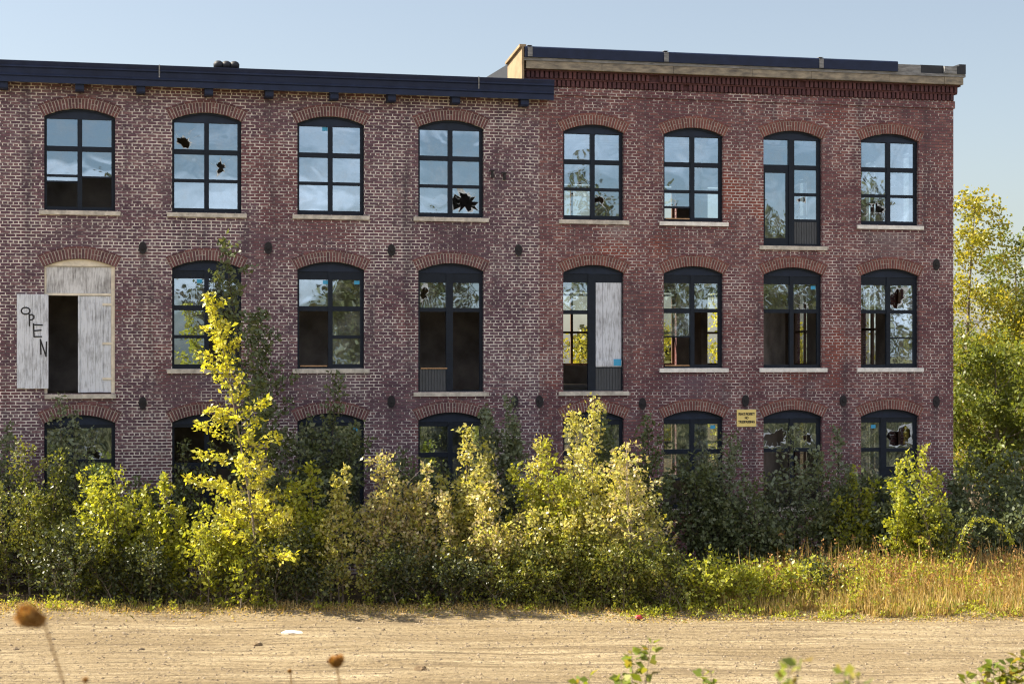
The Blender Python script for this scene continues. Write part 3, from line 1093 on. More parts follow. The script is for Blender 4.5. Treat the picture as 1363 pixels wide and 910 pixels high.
# warning sign
def text_mesh(body, size):
    cu = bpy.data.curves.new('lettering', 'FONT')
    cu.body = body
    cu.size = size
    cu.align_x = 'CENTER'
    cu.align_y = 'CENTER'
    cu.extrude = .0012
    cu.offset = .003
    o = bpy.data.objects.new('lettering', cu)
    col.objects.link(o)
    bpy.context.view_layer.update()
    me = bpy.data.meshes.new_from_object(o.evaluated_get(bpy.context.evaluated_depsgraph_get()))
    bpy.data.objects.remove(o)
    me.materials.clear()
    return me


xs, zs_ = wx(993.3), wz(993, 556.2)
sg = empty('warning_sign', world(xs, 0, zs_), TH)
tag(sg, 'small yellow private property sign fixed to the brick between two ground floor windows', 'sign')
hw, hh = .262, .218
mb = MB()
mb.box(-hw, hw, -.022, -.006, -hh, hh)
mb.build('sign_board', [M['sign_yellow']], sg)
for body, zz, sz, sx in (('PRIVATE PROPERTY', .103, .066, .66), ('NO', .005, .066, .9), ('TRESPASSING', -.098, .066, .95)):
    me = text_mesh(body, sz)
    t = link('lettering', me, sg, [M['paint_black']], (0, -.0245, zz))
    t.rotation_euler = (math.radians(90), 0, 0)
    wdt = max(v.co.x for v in me.vertices) - min(v.co.x for v in me.vertices)
    tgt = {'NO': .10}.get(body, .45)
    t.scale = (tgt / wdt, 1.3, 1)

# ------------------------------------------------------------------ plants
def leaf_obj(name, P, A, size, mat, parent=None, asp=.62, rng=None, loc=None):
    n = len(P)
    N_ = rng.normal(size=(n, 3))
    A = A / (np.linalg.norm(A, axis=1, keepdims=True) + 1e-9)
    S = np.cross(A, N_)
    S /= np.linalg.norm(S, axis=1, keepdims=True) + 1e-9
    Nn = np.cross(S, A)
    Ls = size * rng.uniform(.6, 1.25, (n, 1))
    Wd = Ls * asp
    V = np.empty((n, 4, 3))
    V[:, 0] = P
    mid = P + A * Ls * .45
    V[:, 1] = mid + S * Wd * .5 + Nn * Wd * .16
    V[:, 2] = P + A * Ls
    V[:, 3] = mid - S * Wd * .5 + Nn * Wd * .16
    me = bpy.data.meshes.new(name)
    me.vertices.add(4 * n)
    me.vertices.foreach_set('co', V.reshape(-1))
    me.loops.add(4 * n)
    me.loops.foreach_set('vertex_index', np.arange(4 * n, dtype=np.int32))
    me.polygons.add(n)
    me.polygons.foreach_set('loop_start', np.arange(0, 4 * n, 4, dtype=np.int32))
    me.polygons.foreach_set('loop_total', np.full(n, 4, dtype=np.int32))
    me.update(calc_edges=True)
    me.validate()
    return link(name, me, parent, [mat], loc)


PROF = {
    'cone': lambda t: (1 - t) ** .75 + .05,
    'bush': lambda t: max(0, math.sin(math.pi * min(1, t * .9 + .08))) ** .6 + .05,
    'poplar': lambda t: (min(1, t * 3 + .3)) * (1 - t) ** .5 + .06,
    'tree': lambda t: max(.1, math.sin(math.pi * (t * .82 + .1))) ** .7,
}


def grow(rng, h, w, ns, nb, prof, lean=(0, 0), bare=.12, up=.5, sub=0, r0=None, curve=1.5, dflat=.8):
    """stems and branches of a plant; returns tubes and leafy twig segments"""
    tubes, segs = [], []
    r0 = r0 or (.008 + .006 * h)
    for s in range(ns):
        hh = h if s == 0 else h * rng.uniform(.5, .95)
        az = rng.uniform(0, 6.283)
        rad = 0 if s == 0 else w * .5 * rng.uniform(.25, .95)
        top = np.array([lean[0] + rad * math.cos(az), lean[1] + rad * math.sin(az) * dflat, hh])
        bs = .06 if ns < 4 else .2
        base = np.array([rad * math.cos(az) * .45 * (ns > 3) + rng.normal() * bs * w * (s > 0), rng.normal() * .1 * w * (s > 0), -.05])
        ph = rng.uniform(0, 6.28)
        ts = np.linspace(0, 1, 8)
        pts = [base + np.array([(top[0] - base[0]) * t ** curve, (top[1] - base[1]) * t ** curve, (top[2] - base[2]) * t]) + np.array([math.sin(ph + 5 * t), math.cos(ph + 4 * t), 0]) * .018 * h * t * (1 - t) * 2 for t in ts]
        tubes.append((pts, [r0 * (1 - .88 * t) * (1 if s == 0 else .75) for t in ts], 6 if r0 > .05 else 5))
        segs.append((pts[-3], pts[-1], .10))
        if ns > 2 and rng.random() < .6:        # a bare dead twig or two
            i0 = rng.integers(2, 6)
            dd = np.array([rng.normal() * .5, rng.normal() * .5, 1.0])
            tubes.append(([pts[i0], pts[i0] + dd * h * .14, pts[i0] + dd * h * .26 + np.array([rng.normal() * .06, 0, 0])], [.006, .004, .0025], 3))
        ww = w * (1.05 if ns == 1 else max(.5, 1.1 / ns ** .4))
        for b in range(nb):
            t = bare + (1 - bare) * (b + rng.random()) / nb
            t = min(t, .985)
            i = min(int(t * 7), 6)
            p = pts[i] + (pts[i + 1] - pts[i]) * (t * 7 - i)
            Ln = .5 * ww * PROF[prof](t) * rng.uniform(.35, 1.55)
            if Ln < .04:
                continue
            a2 = b * 2.4 + rng.uniform(-.6, .6)
            e = up + rng.normal() * .22
            d = np.array([math.cos(a2) * math.cos(e), math.sin(a2) * math.cos(e) * dflat, math.sin(e)])
            q = p + d * Ln
            m = p + d * Ln * .5 + np.array([0, 0, -.04 * Ln])
            rb = max(.0035, r0 * (1 - t) * .4)
            tubes.append(([p, m, q], [rb, rb * .7, rb * .3], 4))
            if sub:
                for k in range(sub):
                    s0 = rng.uniform(.25, 1)
                    sp = p + (q - p) * s0
                    dd = d + rng.normal(size=3) * .75 + np.array([0, 0, .25])
                    dd /= np.linalg.norm(dd)
                    sl = Ln * rng.uniform(.25, .55)
                    sq = sp + dd * sl
                    tubes.append(([sp, sq], [rb * .5, rb * .15], 3))
                    segs.append((sp, sq, .16))
                segs.append((p + (q - p) * .6, q, .2))
            else:
                segs.append((p + (q - p) * .1, q, .16))
    return tubes, segs


def scatter(rng, segs, N, jit):
    a = np.array([s[0] for s in segs])
    b = np.array([s[1] for s in segs])
    ln = np.linalg.norm(b - a, axis=1) + .03
    idx = rng.choice(len(segs), size=N, p=ln / ln.sum())
    t = rng.random((N, 1)) ** .75
    P = a[idx] + (b - a)[idx] * t
    P = P + rng.normal(size=(N, 3)) * (jit * (1 - .35 * t))
    d = (b - a)[idx]
    d /= np.linalg.norm(d, axis=1, keepdims=True) + 1e-6
    A = d * .6 + rng.normal(size=(N, 3)) * .6 + np.array([0, 0, -.25])
    return P, A


def plant(name, label, cat, group, loc, h, w, leaf, size, N, prof='bush', ns=4, nb=22, seed=0, bark='bark', lean=(0, 0), bare=.1, up=.5, sub=0, r0=None, jit=None, parts=('foliage', 'stem'), zmin=.03, curve=1.5, asp=.62):
    rng = np.random.default_rng(seed)
    tubes, segs = grow(rng, h, w, ns, nb, prof, lean, bare, up, sub, r0, curve)
    P, A = scatter(rng, segs, N, jit if jit is not None else .035 + .022 * w)
    P[:, 2] = np.maximum(P[:, 2], zmin + rng.random(len(P)) * .1)
    root = empty(name, loc)
    tag(root, label, cat, group)
    leaf_obj(parts[0], P, A, size, L[leaf], root, asp, rng)
    mb = MB()
    for pts, rad, sd in tubes:
        mb.tube(pts, rad, sd)
    mb.build(parts[1], [M[bark]], root)
    return root


def at(u, Y):
    x = (u - CX) / F * Y
    return x


def top_z(v, Y):
    return H - (v - VH) / F * Y


# (kind, u, v top, width px, Y, stems, density, label, lean px)
FRONT = 'shrubs along the edge of the dirt lot'
BACK = 'shaded shrubs against the mill wall'
SHRUBS = [
    # name, leaf, prof, u, vtop, wpx, Y, ns, dens, lean, label
    ('F', 'mixed', 'bush', 40, 596, 115, 40.4, 5, 1.0, -10, 'mixed green shrub with sunlit tips at the far left edge of the lot'),
    ('F', 'lime', 'bush', 152, 622, 120, 39.7, 6, 1.0, 0, 'broad yellow-green shrub below the white loading door'),
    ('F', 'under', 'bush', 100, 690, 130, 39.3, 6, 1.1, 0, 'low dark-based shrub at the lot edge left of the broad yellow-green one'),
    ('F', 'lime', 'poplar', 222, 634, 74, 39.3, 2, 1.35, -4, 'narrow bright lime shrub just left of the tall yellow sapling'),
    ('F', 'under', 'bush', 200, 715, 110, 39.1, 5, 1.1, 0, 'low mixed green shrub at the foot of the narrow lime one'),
    ('F', 'pale', 'bush', 335, 612, 125, 39.5, 4, .75, 12, 'loose pale-leaved shrub around the trunk of the tall yellow sapling'),
    ('F', 'lime', 'bush', 290, 665, 120, 39.2, 5, 1.0, 0, 'yellow-green shrub under the left side of the tall yellow sapling'),
    ('F', 'lime', 'poplar', 417, 618, 75, 39.4, 2, 1.1, -4, 'upright yellow-green shrub below the third window column'),
    ('F', 'pale', 'poplar', 456, 622, 62, 39.3, 2, 1.1, 3, 'slim whitish shrub right of the upright yellow-green one'),
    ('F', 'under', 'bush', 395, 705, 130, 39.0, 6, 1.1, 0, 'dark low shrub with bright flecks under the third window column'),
    ('F', 'rose', 'bush', 512, 606, 105, 39.6, 3, .9, -6, 'dusty pinkish shrub left of the fourth window column'),
    ('F', 'rose', 'poplar', 563, 618, 70, 39.4, 2, .8, 5, 'slender brownish shrub with an upright bare tip below the fourth window column'),
    ('F', 'pale', 'cone', 622, 566, 145, 39.9, 5, 1.1, 0, 'tall cone of pale yellow-green leaves right of the fourth window column'),
    ('F', 'rose', 'bush', 655, 640, 120, 39.4, 5, .9, 0, 'wide dusty shrub in front of the pale leafy cone'),
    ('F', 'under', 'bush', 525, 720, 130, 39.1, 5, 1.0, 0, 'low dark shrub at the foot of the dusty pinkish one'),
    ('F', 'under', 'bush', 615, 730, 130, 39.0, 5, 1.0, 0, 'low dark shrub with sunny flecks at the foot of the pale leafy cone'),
    ('F', 'pale', 'cone', 785, 528, 175, 39.8, 5, 1.1, 6, 'tallest pale birch-like shrub in front of the half boarded opening'),
    ('F', 'lime', 'bush', 737, 588, 95, 39.5, 3, 1.0, -10, 'yellow-green shrub leaning left beside the tall birch-like one'),
    ('F', 'pale', 'bush', 765, 650, 150, 39.2, 6, 1.0, 0, 'whitish mound of leaves below the tall birch-like shrub'),
    ('F', 'mixed', 'bush', 705, 722, 130, 38.9, 7, 1.25, 0, 'small-leaved green mound at the lot edge between dusty and birch-like shrubs'),
    ('F', 'mixed', 'bush', 795, 715, 140, 38.8, 7, 1.3, 0, 'dense small-leaved mound in front of the tall birch-like shrub'),
    ('F', 'mixed', 'bush', 880, 722, 130, 38.7, 7, 1.25, 0, 'small-leaved mound at the foot of the thin pale-trunked sapling'),
    ('F', 'lime', 'bush', 955, 745, 120, 38.7, 6, 1.0, 0, 'low sunlit green mound below the sixth window column'),
    ('F', 'lime', 'bush', 1030, 748, 100, 38.9, 6, .8, 0, 'low bright green clump at the left edge of the dry grass'),
    ('F', 'under', 'bush', 1095, 742, 85, 39.6, 5, .9, 0, 'dark rounded clump behind the dry grass below the seventh window column'),
    ('F', 'lime', 'cone', 1236, 590, 100, 41.4, 5, 1.15, -8, 'bright yellow-green shrub in front of the last ground floor entrance'),
    ('F', 'lime', 'poplar', 1138, 620, 62, 42.3, 3, 1.0, 0, 'small shrub with one sunlit tip left of the last ground floor entrance'),
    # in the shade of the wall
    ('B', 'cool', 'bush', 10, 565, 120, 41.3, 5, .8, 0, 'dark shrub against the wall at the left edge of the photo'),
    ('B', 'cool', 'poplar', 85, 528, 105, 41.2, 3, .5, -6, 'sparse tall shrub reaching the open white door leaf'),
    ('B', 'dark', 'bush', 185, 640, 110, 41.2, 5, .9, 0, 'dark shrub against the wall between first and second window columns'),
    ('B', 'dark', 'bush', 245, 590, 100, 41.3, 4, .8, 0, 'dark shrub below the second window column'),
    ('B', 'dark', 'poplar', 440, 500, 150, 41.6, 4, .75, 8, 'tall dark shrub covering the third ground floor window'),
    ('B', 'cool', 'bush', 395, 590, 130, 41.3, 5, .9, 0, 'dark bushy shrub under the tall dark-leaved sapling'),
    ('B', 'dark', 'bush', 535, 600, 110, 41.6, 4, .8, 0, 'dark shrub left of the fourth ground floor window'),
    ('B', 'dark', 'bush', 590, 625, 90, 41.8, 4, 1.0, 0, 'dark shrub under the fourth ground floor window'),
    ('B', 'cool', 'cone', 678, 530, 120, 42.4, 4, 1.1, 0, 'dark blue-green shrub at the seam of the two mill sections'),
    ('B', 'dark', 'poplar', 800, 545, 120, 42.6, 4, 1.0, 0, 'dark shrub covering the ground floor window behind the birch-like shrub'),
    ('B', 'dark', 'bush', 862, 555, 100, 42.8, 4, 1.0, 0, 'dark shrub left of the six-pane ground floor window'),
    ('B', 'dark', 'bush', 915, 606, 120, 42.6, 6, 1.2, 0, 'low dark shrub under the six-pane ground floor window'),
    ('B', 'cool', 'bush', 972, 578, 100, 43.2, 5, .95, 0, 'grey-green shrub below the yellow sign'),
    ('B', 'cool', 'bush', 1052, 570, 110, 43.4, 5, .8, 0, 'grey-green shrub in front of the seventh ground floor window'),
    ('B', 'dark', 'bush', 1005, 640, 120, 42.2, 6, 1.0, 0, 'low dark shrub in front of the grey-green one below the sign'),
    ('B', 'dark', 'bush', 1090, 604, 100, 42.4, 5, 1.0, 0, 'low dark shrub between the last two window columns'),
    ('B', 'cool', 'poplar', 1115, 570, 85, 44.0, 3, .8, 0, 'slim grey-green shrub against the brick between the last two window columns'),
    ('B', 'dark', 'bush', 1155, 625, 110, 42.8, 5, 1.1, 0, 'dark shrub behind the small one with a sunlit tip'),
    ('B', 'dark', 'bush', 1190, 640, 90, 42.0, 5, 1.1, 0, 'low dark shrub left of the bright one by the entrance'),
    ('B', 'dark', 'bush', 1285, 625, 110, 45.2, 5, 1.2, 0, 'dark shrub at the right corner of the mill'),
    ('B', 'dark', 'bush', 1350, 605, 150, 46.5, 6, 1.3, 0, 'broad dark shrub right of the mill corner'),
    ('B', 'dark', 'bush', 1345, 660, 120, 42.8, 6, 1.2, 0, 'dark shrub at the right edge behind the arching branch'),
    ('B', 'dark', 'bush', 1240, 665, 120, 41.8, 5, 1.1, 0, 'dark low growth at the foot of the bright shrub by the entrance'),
    ('B', 'dark', 'bush', -60, 600, 140, 41.2, 5, .8, 0, 'dark shrub just beyond the left edge of the photo'),
    ('F', 'mixed', 'bush', -70, 660, 140, 39.8, 6, .8, 0, 'mixed green shrub just beyond the left edge of the photo'),
]
LS = {'under': .09, 'mixed': .08, 'lime': .105, 'pale': .10, 'rose': .095, 'dark': .115, 'cool': .115, 'yellow': .12}
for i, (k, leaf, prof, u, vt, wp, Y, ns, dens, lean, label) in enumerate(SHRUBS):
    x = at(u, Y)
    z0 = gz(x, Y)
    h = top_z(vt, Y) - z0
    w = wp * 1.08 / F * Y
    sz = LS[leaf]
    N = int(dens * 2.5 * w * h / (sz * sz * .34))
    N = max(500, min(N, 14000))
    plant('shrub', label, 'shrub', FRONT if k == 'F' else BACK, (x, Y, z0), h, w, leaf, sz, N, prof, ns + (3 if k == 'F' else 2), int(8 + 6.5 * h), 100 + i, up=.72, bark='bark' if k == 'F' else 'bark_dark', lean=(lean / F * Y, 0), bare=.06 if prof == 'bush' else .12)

# the tall yellow sapling
Y = 39.0
x = at(343, Y)
z0 = gz(x, Y)
plant('sapling', 'tall slim yellow-leaved sapling leaning left before the second window column', 'sapling', None, (x, Y, z0), top_z(392, Y) - z0, 145 / F * Y, 'yellow', .115, 3300, 'cone', 1, 44, 5, 'bark', lean=(-66 / F * Y, .1), bare=.12, up=.42, jit=.085, r0=.04, curve=1.9, parts=('crown', 'trunk'))
# dark poplar behind it
Y = 41.0
x = at(352, Y)
z0 = gz(x, Y)
plant('sapling', 'tall dark-leaved sapling in shade against the wall beside the second window column', 'sapling', None, (x, Y, z0), top_z(318, Y) - z0, 215 / F * Y, 'dark', .13, 3600, 'poplar', 3, 26, 11, 'bark_dark', lean=(-55 / F * Y, .1), bare=.35, up=.6, jit=.09, r0=.04, parts=('crown', 'trunk'))
# sapling with visible pale trunk
Y = 39.0
x = at(838, Y)
z0 = gz(x, Y)
plant('sapling', 'thin pale-trunked sapling with sparse pinkish leaves right of the birch-like shrub', 'sapling', None, (x, Y, z0), top_z(588, Y) - z0, 120 / F * Y, 'rose', .10, 900, 'bush', 2, 22, 23, 'bark_pale', lean=(-4 / F * Y, 0), bare=.35, up=.35, jit=.06, r0=.034, parts=('crown', 'trunk'))


# branch arching over to the ground at right
def arching(label, pts, leaf, N, size, seed, r=.012):
    rng = np.random.default_rng(seed)
    root = empty('bramble', pts[0])
    tag(root, label, 'bramble')
    loc = np.array(pts) - np.array(pts[0])
    segs = [(loc[i], loc[i + 1], 0) for i in range(len(loc) - 1)]
    P, A = scatter(rng, segs, N, .045)
    leaf_obj('foliage', P, A, size, L[leaf], root, .6, rng)
    m = MB()
    m.tube([tuple(p) for p in loc], list(np.linspace(r, .004, len(loc))), 5)
    m.build('stem', [M['bark']], root)


Yb = 40.6
ap = [(at(1274, Yb), Yb + .3, gz(9, Yb))]
for u, v in ((1277, 725), (1283, 706), (1296, 693), (1310, 689), (1324, 694), (1338, 706), (1348, 722)):
    ap.append((at(u, Yb), Yb, top_z(v, Yb)))
arching('sunlit bramble stem arching over the grass right of the mill', ap, 'lime', 420, .075, 4)

# ------------------------------------------------------------------ trees beyond the right end
TREES = [
    (1285, 262, 170, 66, 'autumn', 'tall yellowing tree rising directly beside the right corner of the mill', 9500),
    (1352, 318, 150, 72, 'tree', 'green tree behind the yellowing one at the right edge of the photo', 9000),
    (1330, 470, 170, 62, 'tree', 'low spreading yellow-green tree beside the lower mill corner', 8500),
    (1400, 420, 170, 66, 'tree', 'bushy green tree just past the right edge of the photo', 7000),
    (1230, 470, 170, 74, 'autumn', 'yellow tree seen through the windows of the last column', 6000),
    (1110, 440, 170, 78, 'autumn', 'yellow tree seen through the windows of the seventh column', 6000),
    (990, 430, 190, 74, 'yellow', 'bright yellow tree seen through the six-pane middle storey window', 6500),
    (850, 440, 190, 78, 'autumn', 'yellow-green tree seen through the half boarded opening', 6000),
    (1480, 330, 200, 80, 'tree', 'tall green tree well past the right edge of the photo', 7000),
]
for i, (u, vt, wp, Y, leaf, label, N) in enumerate(TREES):
    x = at(u, Y)
    h = top_z(vt, Y) - gz(x, Y)
    plant('tree', label, 'tree', 'trees beyond the mill', (x, Y, gz(x, Y)), h, wp / F * Y, leaf, .16, int(N * 1.6), 'tree', 2, 40, 300 + i, 'bark', lean=(R.uniform(-.4, .4), 0), bare=.10 if vt > 400 else .16, up=.55, sub=4, r0=.12, jit=.2, parts=('crown', 'trunk'))


def far_wood(name, label, x0, x1, ya, yb, zg, hlo, hhi, n, size, seed):
    rng = np.random.default_rng(seed)
    P, A = [], []
    nt = int((x1 - x0) / 4)
    for i in range(nt):
        cx, cy = rng.uniform(x0, x1), rng.uniform(ya, yb)
        hh = rng.uniform(hlo, hhi)
        for k in range(14):
            t = rng.random()
            c = np.array([cx, cy, zg + hh * (.12 + .82 * t)])
            r = hh * .22 * (1.15 - t) ** .6
            c[:2] += rng.normal(size=2) * r * .6
            m = n // (nt * 14)
            P.append(c + rng.normal(size=(m, 3)) * np.array([r * .42, r * .42, hh * .055]))
    P = np.concatenate(P)
    P[:, 2] = np.maximum(P[:, 2], zg)
    A = rng.normal(size=P.shape)
    o = leaf_obj(name, P, A, size, L['wood'], None, .7, rng)
    tag(o, label, 'woodland', None, 'stuff')


far_wood('woodland', 'mass of autumn trees across the lot, seen mirrored in the window panes', -70, 130, -55, -22, 4.0, 9, 14.5, 110000, .42, 5)
far_wood('woodland', 'far mass of trees filling the gaps behind the mill', -60, 110, 95, 130, 0, 5, 9, 36000, .6, 6)

# ------------------------------------------------------------------ grass and low weeds
def blades(name, label, cat, spots, hfun, mat, N, seed, wid=.012, seeds=None, lean=.25):
    rng = np.random.default_rng(seed)
    X, Yv = spots(rng, N)
    n = len(X)
    Z = np.array([gz(a, b) for a, b in zip(X, Yv)]) - .02
    hh = hfun(rng, X, Yv)
    az = rng.uniform(0, 6.283, n)
    ln = np.abs(rng.normal(size=n)) * lean
    d = np.stack([np.cos(az), np.sin(az), np.zeros(n)], 1)
    a2 = rng.uniform(0, 6.283, n)
    s = np.stack([np.cos(a2), np.sin(a2), np.zeros(n)], 1) * wid * rng.uniform(.6, 1.5, (n, 1))
    B = np.stack([X, Yv, Z], 1)
    up = np.array([0, 0, 1.0])
    m = B + up * (hh * .55)[:, None] + d * (hh * ln * .35)[:, None]
    t = B + up * (hh * (1 - .25 * ln))[:, None] + d * (hh * ln)[:, None]
    V = np.stack([B - s * .5, B + s * .5, m + s * .4, t, m - s * .4], 1)
    V = V.reshape(-1, 3)
    me = bpy.data.meshes.new(name)
    me.vertices.add(5 * n)
    me.vertices.foreach_set('co', V.reshape(-1))
    me.loops.add(5 * n)
    me.loops.foreach_set('vertex_index', np.arange(5 * n, dtype=np.int32))
    me.polygons.add(n)
    me.polygons.foreach_set('loop_start', np.arange(0, 5 * n, 5, dtype=np.int32))
    me.polygons.foreach_set('loop_total', np.full(n, 5, dtype=np.int32))
    me.update(calc_edges=True)
    me.validate()
    o = link(name, me, None, [mat])
    tag(o, label, cat, None, 'stuff')
    return t


def right_zone(rng, N):
    u = 900 + 560 * rng.random(N * 3)
    Yv = rng.uniform(37.9, 42.2, N * 3)
    X = (u - CX) / F * Yv
    k = np.clip((u - 880) / 220, .02, 1)
    front = 38.6 - .7 * k + .35 * np.sin(X * 2.1) + .2 * np.sin(X * 5.3)
    back = 39.1 + 3.0 * k
    keep = (Yv > front) & (Yv < back) & (rng.random(N * 3) < k ** .7)
    return X[keep][:N], Yv[keep][:N]


def hgrass(rng, X, Yv):
    base = np.clip(.30 + (Yv - 38) * .23, .22, .95)
    return base * rng.uniform(.4, 1.0, len(X)) * np.where(rng.random(len(X)) < .08, 1.45, 1)


tips = blades('dry_grass', 'tall straw-coloured dry grass at the right edge of the lot', 'grass', right_zone, hgrass, M['straw'], 26000, 31, .016)
rng = np.random.default_rng(8)
pick = tips[rng.random(len(tips)) < .09]
pick = pick[pick[:, 2] > .55]
P = np.repeat(pick, 6, 0) + rng.normal(size=(len(pick) * 6, 3)) * np.array([.02, .02, .055])
o = leaf_obj('seed_heads', P, rng.normal(size=P.shape) * .5 + np.array([0, 0, .8]), .06, M['seed'], None, .6, rng)
tag(o, 'brown seed heads standing over the dry grass', 'seed heads', None, 'stuff')


def low_weeds():
    rng = np.random.default_rng(77)
    P, A = [], []

    def clump(x, y, h, r, n):
        z = gz(x, y)
        c = np.array([x, y, z])
        p = rng.normal(size=(n, 3)) * np.array([r * .5, r * .4, 0]) + c
        p[:, 2] = z + rng.random(n) * h
        P.append(p)
        A.append(rng.normal(size=(n, 3)) * .6 + np.array([0, 0, .5]))
    for i in range(150):
        u = 1000 - 1020 * rng.random() ** 1.5
        y = rng.uniform(38.35, 39.3) - .35 * np.clip((u - 600) / 300, 0, 1)
        clump((u - CX) / F * y, y, rng.uniform(.08, .45) * (.6 if u < 450 else 1), rng.uniform(.08, .2), int(rng.uniform(12, 45)))
    for i in range(120):
        u = rng.uniform(820, 1420)
        y = rng.uniform(37.7, 38.6)
        clump((u - CX) / F * y, y, rng.uniform(.05, .25), rng.uniform(.1, .25), int(rng.uniform(12, 35)))
    for i in range(230):
        u = 940 + 480 * rng.random() ** 1.4
        y = rng.uniform(38.4, 41.5)
        clump((u - CX) / F * y, y, rng.uniform(.5, 1.0), rng.uniform(.1, .25), int(rng.uniform(25, 60)))
    o = leaf_obj('weeds', np.concatenate(P), np.concatenate(A), .075, L['lime'], None, .5, rng)
    tag(o, 'low green weeds sprouting along the edge of the dirt lot', 'weeds', None, 'stuff')
    # dry litter and stubble on the edge
    n = 9000
    u = rng.uniform(-60, 1430, n)
    y = 38.55 + rng.normal(size=n) * .38 - .55 * np.clip((u - 600) / 300, 0, 1)
    x = (u - CX) / F * y
    z = np.array([gz(a, b) for a, b in zip(x, y)]) + rng.random(n) * .05
    o = leaf_obj('leaf_litter', np.stack([x, y, z], 1), rng.normal(size=(n, 3)) * np.array([1, 1, .35]), .06, M['straw'], None, .45, rng)
    tag(o, 'dry fallen leaves and stubble along the lot edge', 'leaf litter', None, 'stuff')


low_weeds()
# rank growth on the near bank, below the picture and mirrored in the low panes
def bank_spots(r, N):
    return r.uniform(-25, 45, N), r.uniform(6.5, 20.5, N)


def bank_h(r, X, Yv):
    lim = np.array([5.5 - .1817 * b - gz(a, b) for a, b in zip(X, Yv)])
    return np.clip(lim * .72, .1, .95) * r.uniform(.4, 1, len(X))


blades('bank_grass', 'rank brown-green grass on the near bank, mirrored in the low panes', 'grass', bank_spots, bank_h, leaf_mat('bank_blades', [(.045, .05, .02), (.07, .065, .03), (.03, .04, .015)], .3, .6, .2), 26000, 51, .05, lean=.5)
# thin stubble creeping onto the lot
blades('stubble_grass', 'short dry stubble along the edge of the dirt lot', 'grass', lambda r, N: ((lambda u, y: ((u - CX) / F * y, y))(1430 - 1490 * r.random(N) ** 1.4, 38.6 + r.normal(size=N) * .3)), lambda r, X, Y_: r.uniform(.04, .2, len(X)), M['straw'], 7000, 41, .012, lean=.5)

# small litter
def lump(name, label, cat, loc, sx, sy, sz, mat, seed):
    r2 = random.Random(seed)
    bm = bmesh.new()
    bmesh.ops.create_icosphere(bm, subdivisions=2, radius=1)
    for v in bm.verts:
        k = 1 + r2.uniform(-.22, .22)
        v.co = Vector((v.co.x * sx * k, v.co.y * sy * k, max(v.co.z, -.3) * sz * k))
    me = bpy.data.meshes.new(name)
    bm.to_mesh(me)
    bm.free()
    o = link(name, me, None, [mat], loc)
    tag(o, label, cat)


def lotY(v):
    return H * F / (v - VH)


yl = lotY(843)
lump('scrap', 'flat pale white scrap lying on the open dirt lot', 'scrap', (at(387, yl), yl, gz(at(387, yl), yl) + .012), .22, .16, .035, simple('white_scrap', (.62, .58, .52), .8, .2, .1, 8), 1)
yl = lotY(823.5)
lump('wrapper', 'crumpled red wrapper at the edge of the weeds', 'litter', (at(850, yl), yl, gz(at(850, yl), yl) + .04), .085, .06, .06, simple('red_wrapper', (.45, .05, .06), .5, .4, .15, 8), 2)
for u, v, s, lb in ((687, 857, .0, ''),):
    pass
for u, v, s, lb in ((343, 857, .10, 'small dark clod beside the white scrap on the lot'), (560, 892, .12, 'dark clod on the lot near the bottom of the photo')):
    yl = lotY(v)
    lump('dirt_clod', lb, 'clod', (at(u, yl), yl, gz(at(u, yl), yl) + .01), s, s * .8, s * .55, simple('clod', (.16, .115, .07), .95, .1, .3, 9), int(u))

# ------------------------------------------------------------------ foreground bank plants
FG = 'dried seed heads on the near bank'


def seed_head(label, u, v, Y, length, rad, tilt, base_u, seed, drop=.9):
    x, z = at(u, Y), top_z(v, Y)
    bx = at(base_u, Y)
    g = gz(bx, Y)
    root = empty('seed_head', (bx, Y, g))
    tag(root, label, 'seed head', FG)
    rng = np.random.default_rng(seed)
    tip = Vector((x - bx, 0, z - g))
    m = MB()
    pts = []
    for t in np.linspace(0, 1, 9):
        pts.append((tip.x * t ** 1.6, .01 * math.sin(4 * t), tip.z * (1 - (1 - t) ** 1.0) - .03 * (1 - t)))
    m.tube(pts, list(np.linspace(.0045, .003, 9)), 6)
    m.build('stem', [M['seed']], root)
    d = Vector((math.cos(tilt), 0, math.sin(tilt)))
    n = 420
    t = rng.random(n)
    ang = rng.uniform(0, 6.283, n)
    rr = rad * np.sin(np.pi * np.clip(.10 + .80 * t ** 1.5, 0, 1)) ** .9
    a = np.array(d)
    b = np.array([-d.z, 0, d.x])
    c = np.array([0, 1.0, 0])
    P = np.array(tip) + np.outer(t * length, a) + (np.cos(ang) * rr)[:, None] * b + (np.sin(ang) * rr)[:, None] * c
    A = (np.cos(ang))[:, None] * b + (np.sin(ang))[:, None] * c + a * .9
    h = leaf_obj('head', P, A, min(.02, rad * 1.1), M['seed_gold'], root, .6, rng)
    m = MB()
    k = 8
    pr = [(tip + d * (length * i / k), rad * .9 * math.sin(math.pi * min(1, .10 + .80 * (i / k) ** 1.5)) ** .9) for i in range(k + 1)]
    m.tube([p for p, _ in pr], [r for _, r in pr], 10)
    m.build('seed_core', [M['seed_gold']], root, None, True)


seed_head('large drooping golden seed head at the bottom left corner', 60, 829, 4.6, .068, .0165, math.radians(158), 150, 1)
seed_head('round brown seed head at the bottom, left of the middle', 449, 888, 6.2, .030, .0165, math.radians(100), 470, 2)
seed_head('small dark seed head at the very bottom left of the photo', 114, 908, 6.0, .014, .006, math.radians(95), 118, 3)
seed_head('tiny brown bud on a thin stem left of the round seed head', 387, 895, 8.5, .014, .006, math.radians(120), 396, 4)


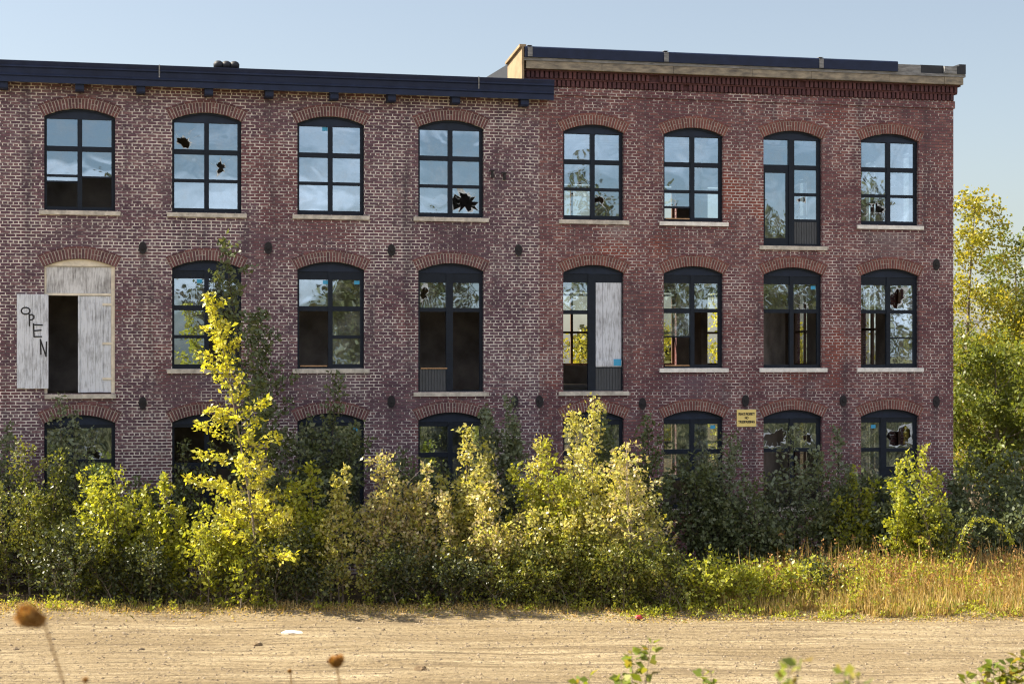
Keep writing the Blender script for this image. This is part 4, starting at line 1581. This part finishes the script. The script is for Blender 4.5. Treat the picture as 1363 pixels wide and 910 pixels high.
def sprig(label, pix, Y, leaf, size, n, seed, rise=None, spread=.05, cat='weed'):
    """leafy stems on the bank; pix lists (u, v) tips"""
    rng = np.random.default_rng(seed)
    u0 = sum(p[0] for p in pix) / len(pix)
    bx = at(u0, Y)
    g = gz(bx, Y)
    root = empty('weed', (bx, Y, g))
    tag(root, label, cat, 'leafy weeds on the near bank')
    P, A = [], []
    m = MB()
    for (u, v) in pix:
        tx, tz = at(u, Y) - bx, top_z(v, Y) - g
        yy = rng.normal() * .05
        pts = [np.array([tx * t ** 1.5 - .1 * tz * .3 * t * (1 - t), yy * t, tz * t - .03 * (1 - t)]) for t in np.linspace(0, 1, 8)]
        m.tube([tuple(p) for p in pts], list(np.linspace(.005, .0018, 8)), 5)
        for k in range(n):
            t = 1 - (rng.random() ** 1.3) * .75
            i = min(int(t * 7), 6)
            p = pts[i] + (pts[i + 1] - pts[i]) * (t * 7 - i)
            az = k * 2.4
            d = np.array([math.cos(az), math.sin(az), rng.uniform(-.1, .7)])
            P.append(p + d * spread * (1.15 - t) * rng.uniform(.1, 1))
            A.append(d)
    leaf_obj('foliage', np.array(P), np.array(A), size, L[leaf], root, .58, rng)
    m.build('stem', [M['bark']], root)


sprig('leafy sprig with a curved tip standing before the lot, below the pale-trunked sapling', [(868, 852), (842, 868), (825, 895), (858, 898)], 11, 'fore', .08, 40, 1, spread=.09)
sprig('short reddish sprig left of the curved leafy sprig', [(785, 897), (770, 902)], 11, 'fore', .075, 22, 2)
sprig('short reddish sprig right of the curved leafy sprig', [(938, 896), (948, 893)], 11, 'fore', .07, 22, 3)
sprig('blurred broad-leaved weed at the bottom right of the middle', [(1033, 880), (1064, 880), (1050, 884)], 6.2, 'fore', .062, 22, 4, spread=.05)
sprig('blurred low weed right of the broad-leaved weed', [(1120, 889), (1147, 893), (1132, 897)], 6.2, 'fore', .055, 20, 5, spread=.05)
sprig('leafy weed cut by the bottom right corner', [(1362, 872), (1345, 880), (1325, 886), (1305, 893), (1285, 898), (1370, 868), (1350, 890), (1335, 895), (1320, 900)], 13, 'fore', .085, 45, 6, spread=.12)

# ------------------------------------------------------------------ light
w = bpy.data.worlds.new('World')
sc.world = w
w.use_nodes = True
nt = w.node_tree
bg = nt.nodes['Background']
sky = nt.nodes.new('ShaderNodeTexSky')
sky.sky_type = 'NISHITA'
sky.sun_disc = False
sky.sun_elevation = EL
sky.sun_rotation = math.atan2(-math.cos(AL), -math.sin(AL))
sky.altitude = 50
sky.air_density = 1.0
sky.dust_density = 1.1
sky.ozone_density = 1.0
# cloud behind the camera, mirrored in panes; brightened and widened to light the facade
tc = nt.nodes.new('ShaderNodeTexCoord')
mp = nt.nodes.new('ShaderNodeMapping')
mp.inputs['Scale'].default_value = (1.6, 1.6, 5.5)
nt.links.new(tc.outputs['Generated'], mp.inputs[0])
nz = nt.nodes.new('ShaderNodeTexNoise')
nz.inputs['Scale'].default_value = 2.4
nz.inputs['Detail'].default_value = 6
nz.inputs['Roughness'].default_value = .6
nt.links.new(mp.outputs[0], nz.inputs['Vector'])
rp = nt.nodes.new('ShaderNodeValToRGB')
rp.color_ramp.elements[0].position = .42
rp.color_ramp.elements[1].position = .62
nt.links.new(nz.outputs['Fac'], rp.inputs[0])
sp = nt.nodes.new('ShaderNodeSeparateXYZ')
nt.links.new(tc.outputs['Generated'], sp.inputs[0])
mr = nt.nodes.new('ShaderNodeMapRange')
mr.inputs[1].default_value = .1
mr.inputs[2].default_value = -.4
mr.inputs[3].default_value = 0
mr.inputs[4].default_value = .7
nt.links.new(sp.outputs[1], mr.inputs[0])
mu = nt.nodes.new('ShaderNodeMath')
mu.operation = 'MULTIPLY'
nt.links.new(rp.outputs[0], mu.inputs[0])
nt.links.new(mr.outputs[0], mu.inputs[1])
mx = nt.nodes.new('ShaderNodeMix')
mx.data_type = 'RGBA'
nt.links.new(mu.outputs[0], mx.inputs[0])
hsv = nt.nodes.new('ShaderNodeHueSaturation')
hsv.inputs['Saturation'].default_value = .70
hsv.inputs['Value'].default_value = .70
nt.links.new(sky.outputs[0], hsv.inputs['Color'])
nt.links.new(hsv.outputs[0], mx.inputs[6])
mx.inputs[7].default_value = (12.5, 12.2, 12.6, 1)
nt.links.new(mx.outputs[2], bg.inputs[0])
bg.inputs[1].default_value = .075

sd = bpy.data.lights.new('sun', 'SUN')
sd.energy = 5.0
sd.angle = math.radians(.5)
sd.color = (1, .90, .73)
so = bpy.data.objects.new('sun', sd)
col.objects.link(so)
trav = Vector((math.cos(AL) * math.cos(EL), math.sin(AL) * math.cos(EL), -math.sin(EL)))
so.rotation_euler = trav.to_track_quat('-Z', 'Y').to_euler()
so.location = (-20, 20, 30)

# ------------------------------------------------------------------ camera
cd = bpy.data.cameras.new('camera')
cd.sensor_width = 36
cd.lens = 36 * F / 1363
cd.shift_y = (VH - 455) / 1363
cd.clip_end = 3000
cd.clip_start = .1
cd.dof.use_dof = True
cd.dof.focus_distance = 41
cd.dof.aperture_fstop = cd.lens / 1000 / .016
co_ = bpy.data.objects.new('camera', cd)
col.objects.link(co_)
co_.location = (0, 0, H)
co_.rotation_euler = (math.pi / 2, 0, 0)
sc.camera = co_

sc.view_settings.view_transform = 'Standard'
sc.view_settings.look = 'None'
sc.view_settings.exposure = 1.55
sc.view_settings.gamma = 1
sc.render.engine = 'CYCLES'
cy = sc.cycles
cy.max_bounces = 8
cy.diffuse_bounces = 3
cy.glossy_bounces = 3
cy.transmission_bounces = 4
cy.transparent_max_bounces = 16
cy.sample_clamp_indirect = 6
cy.use_denoising = True
cy.filter_width = 1.2 if hasattr(cy, 'filter_width') else 1.2
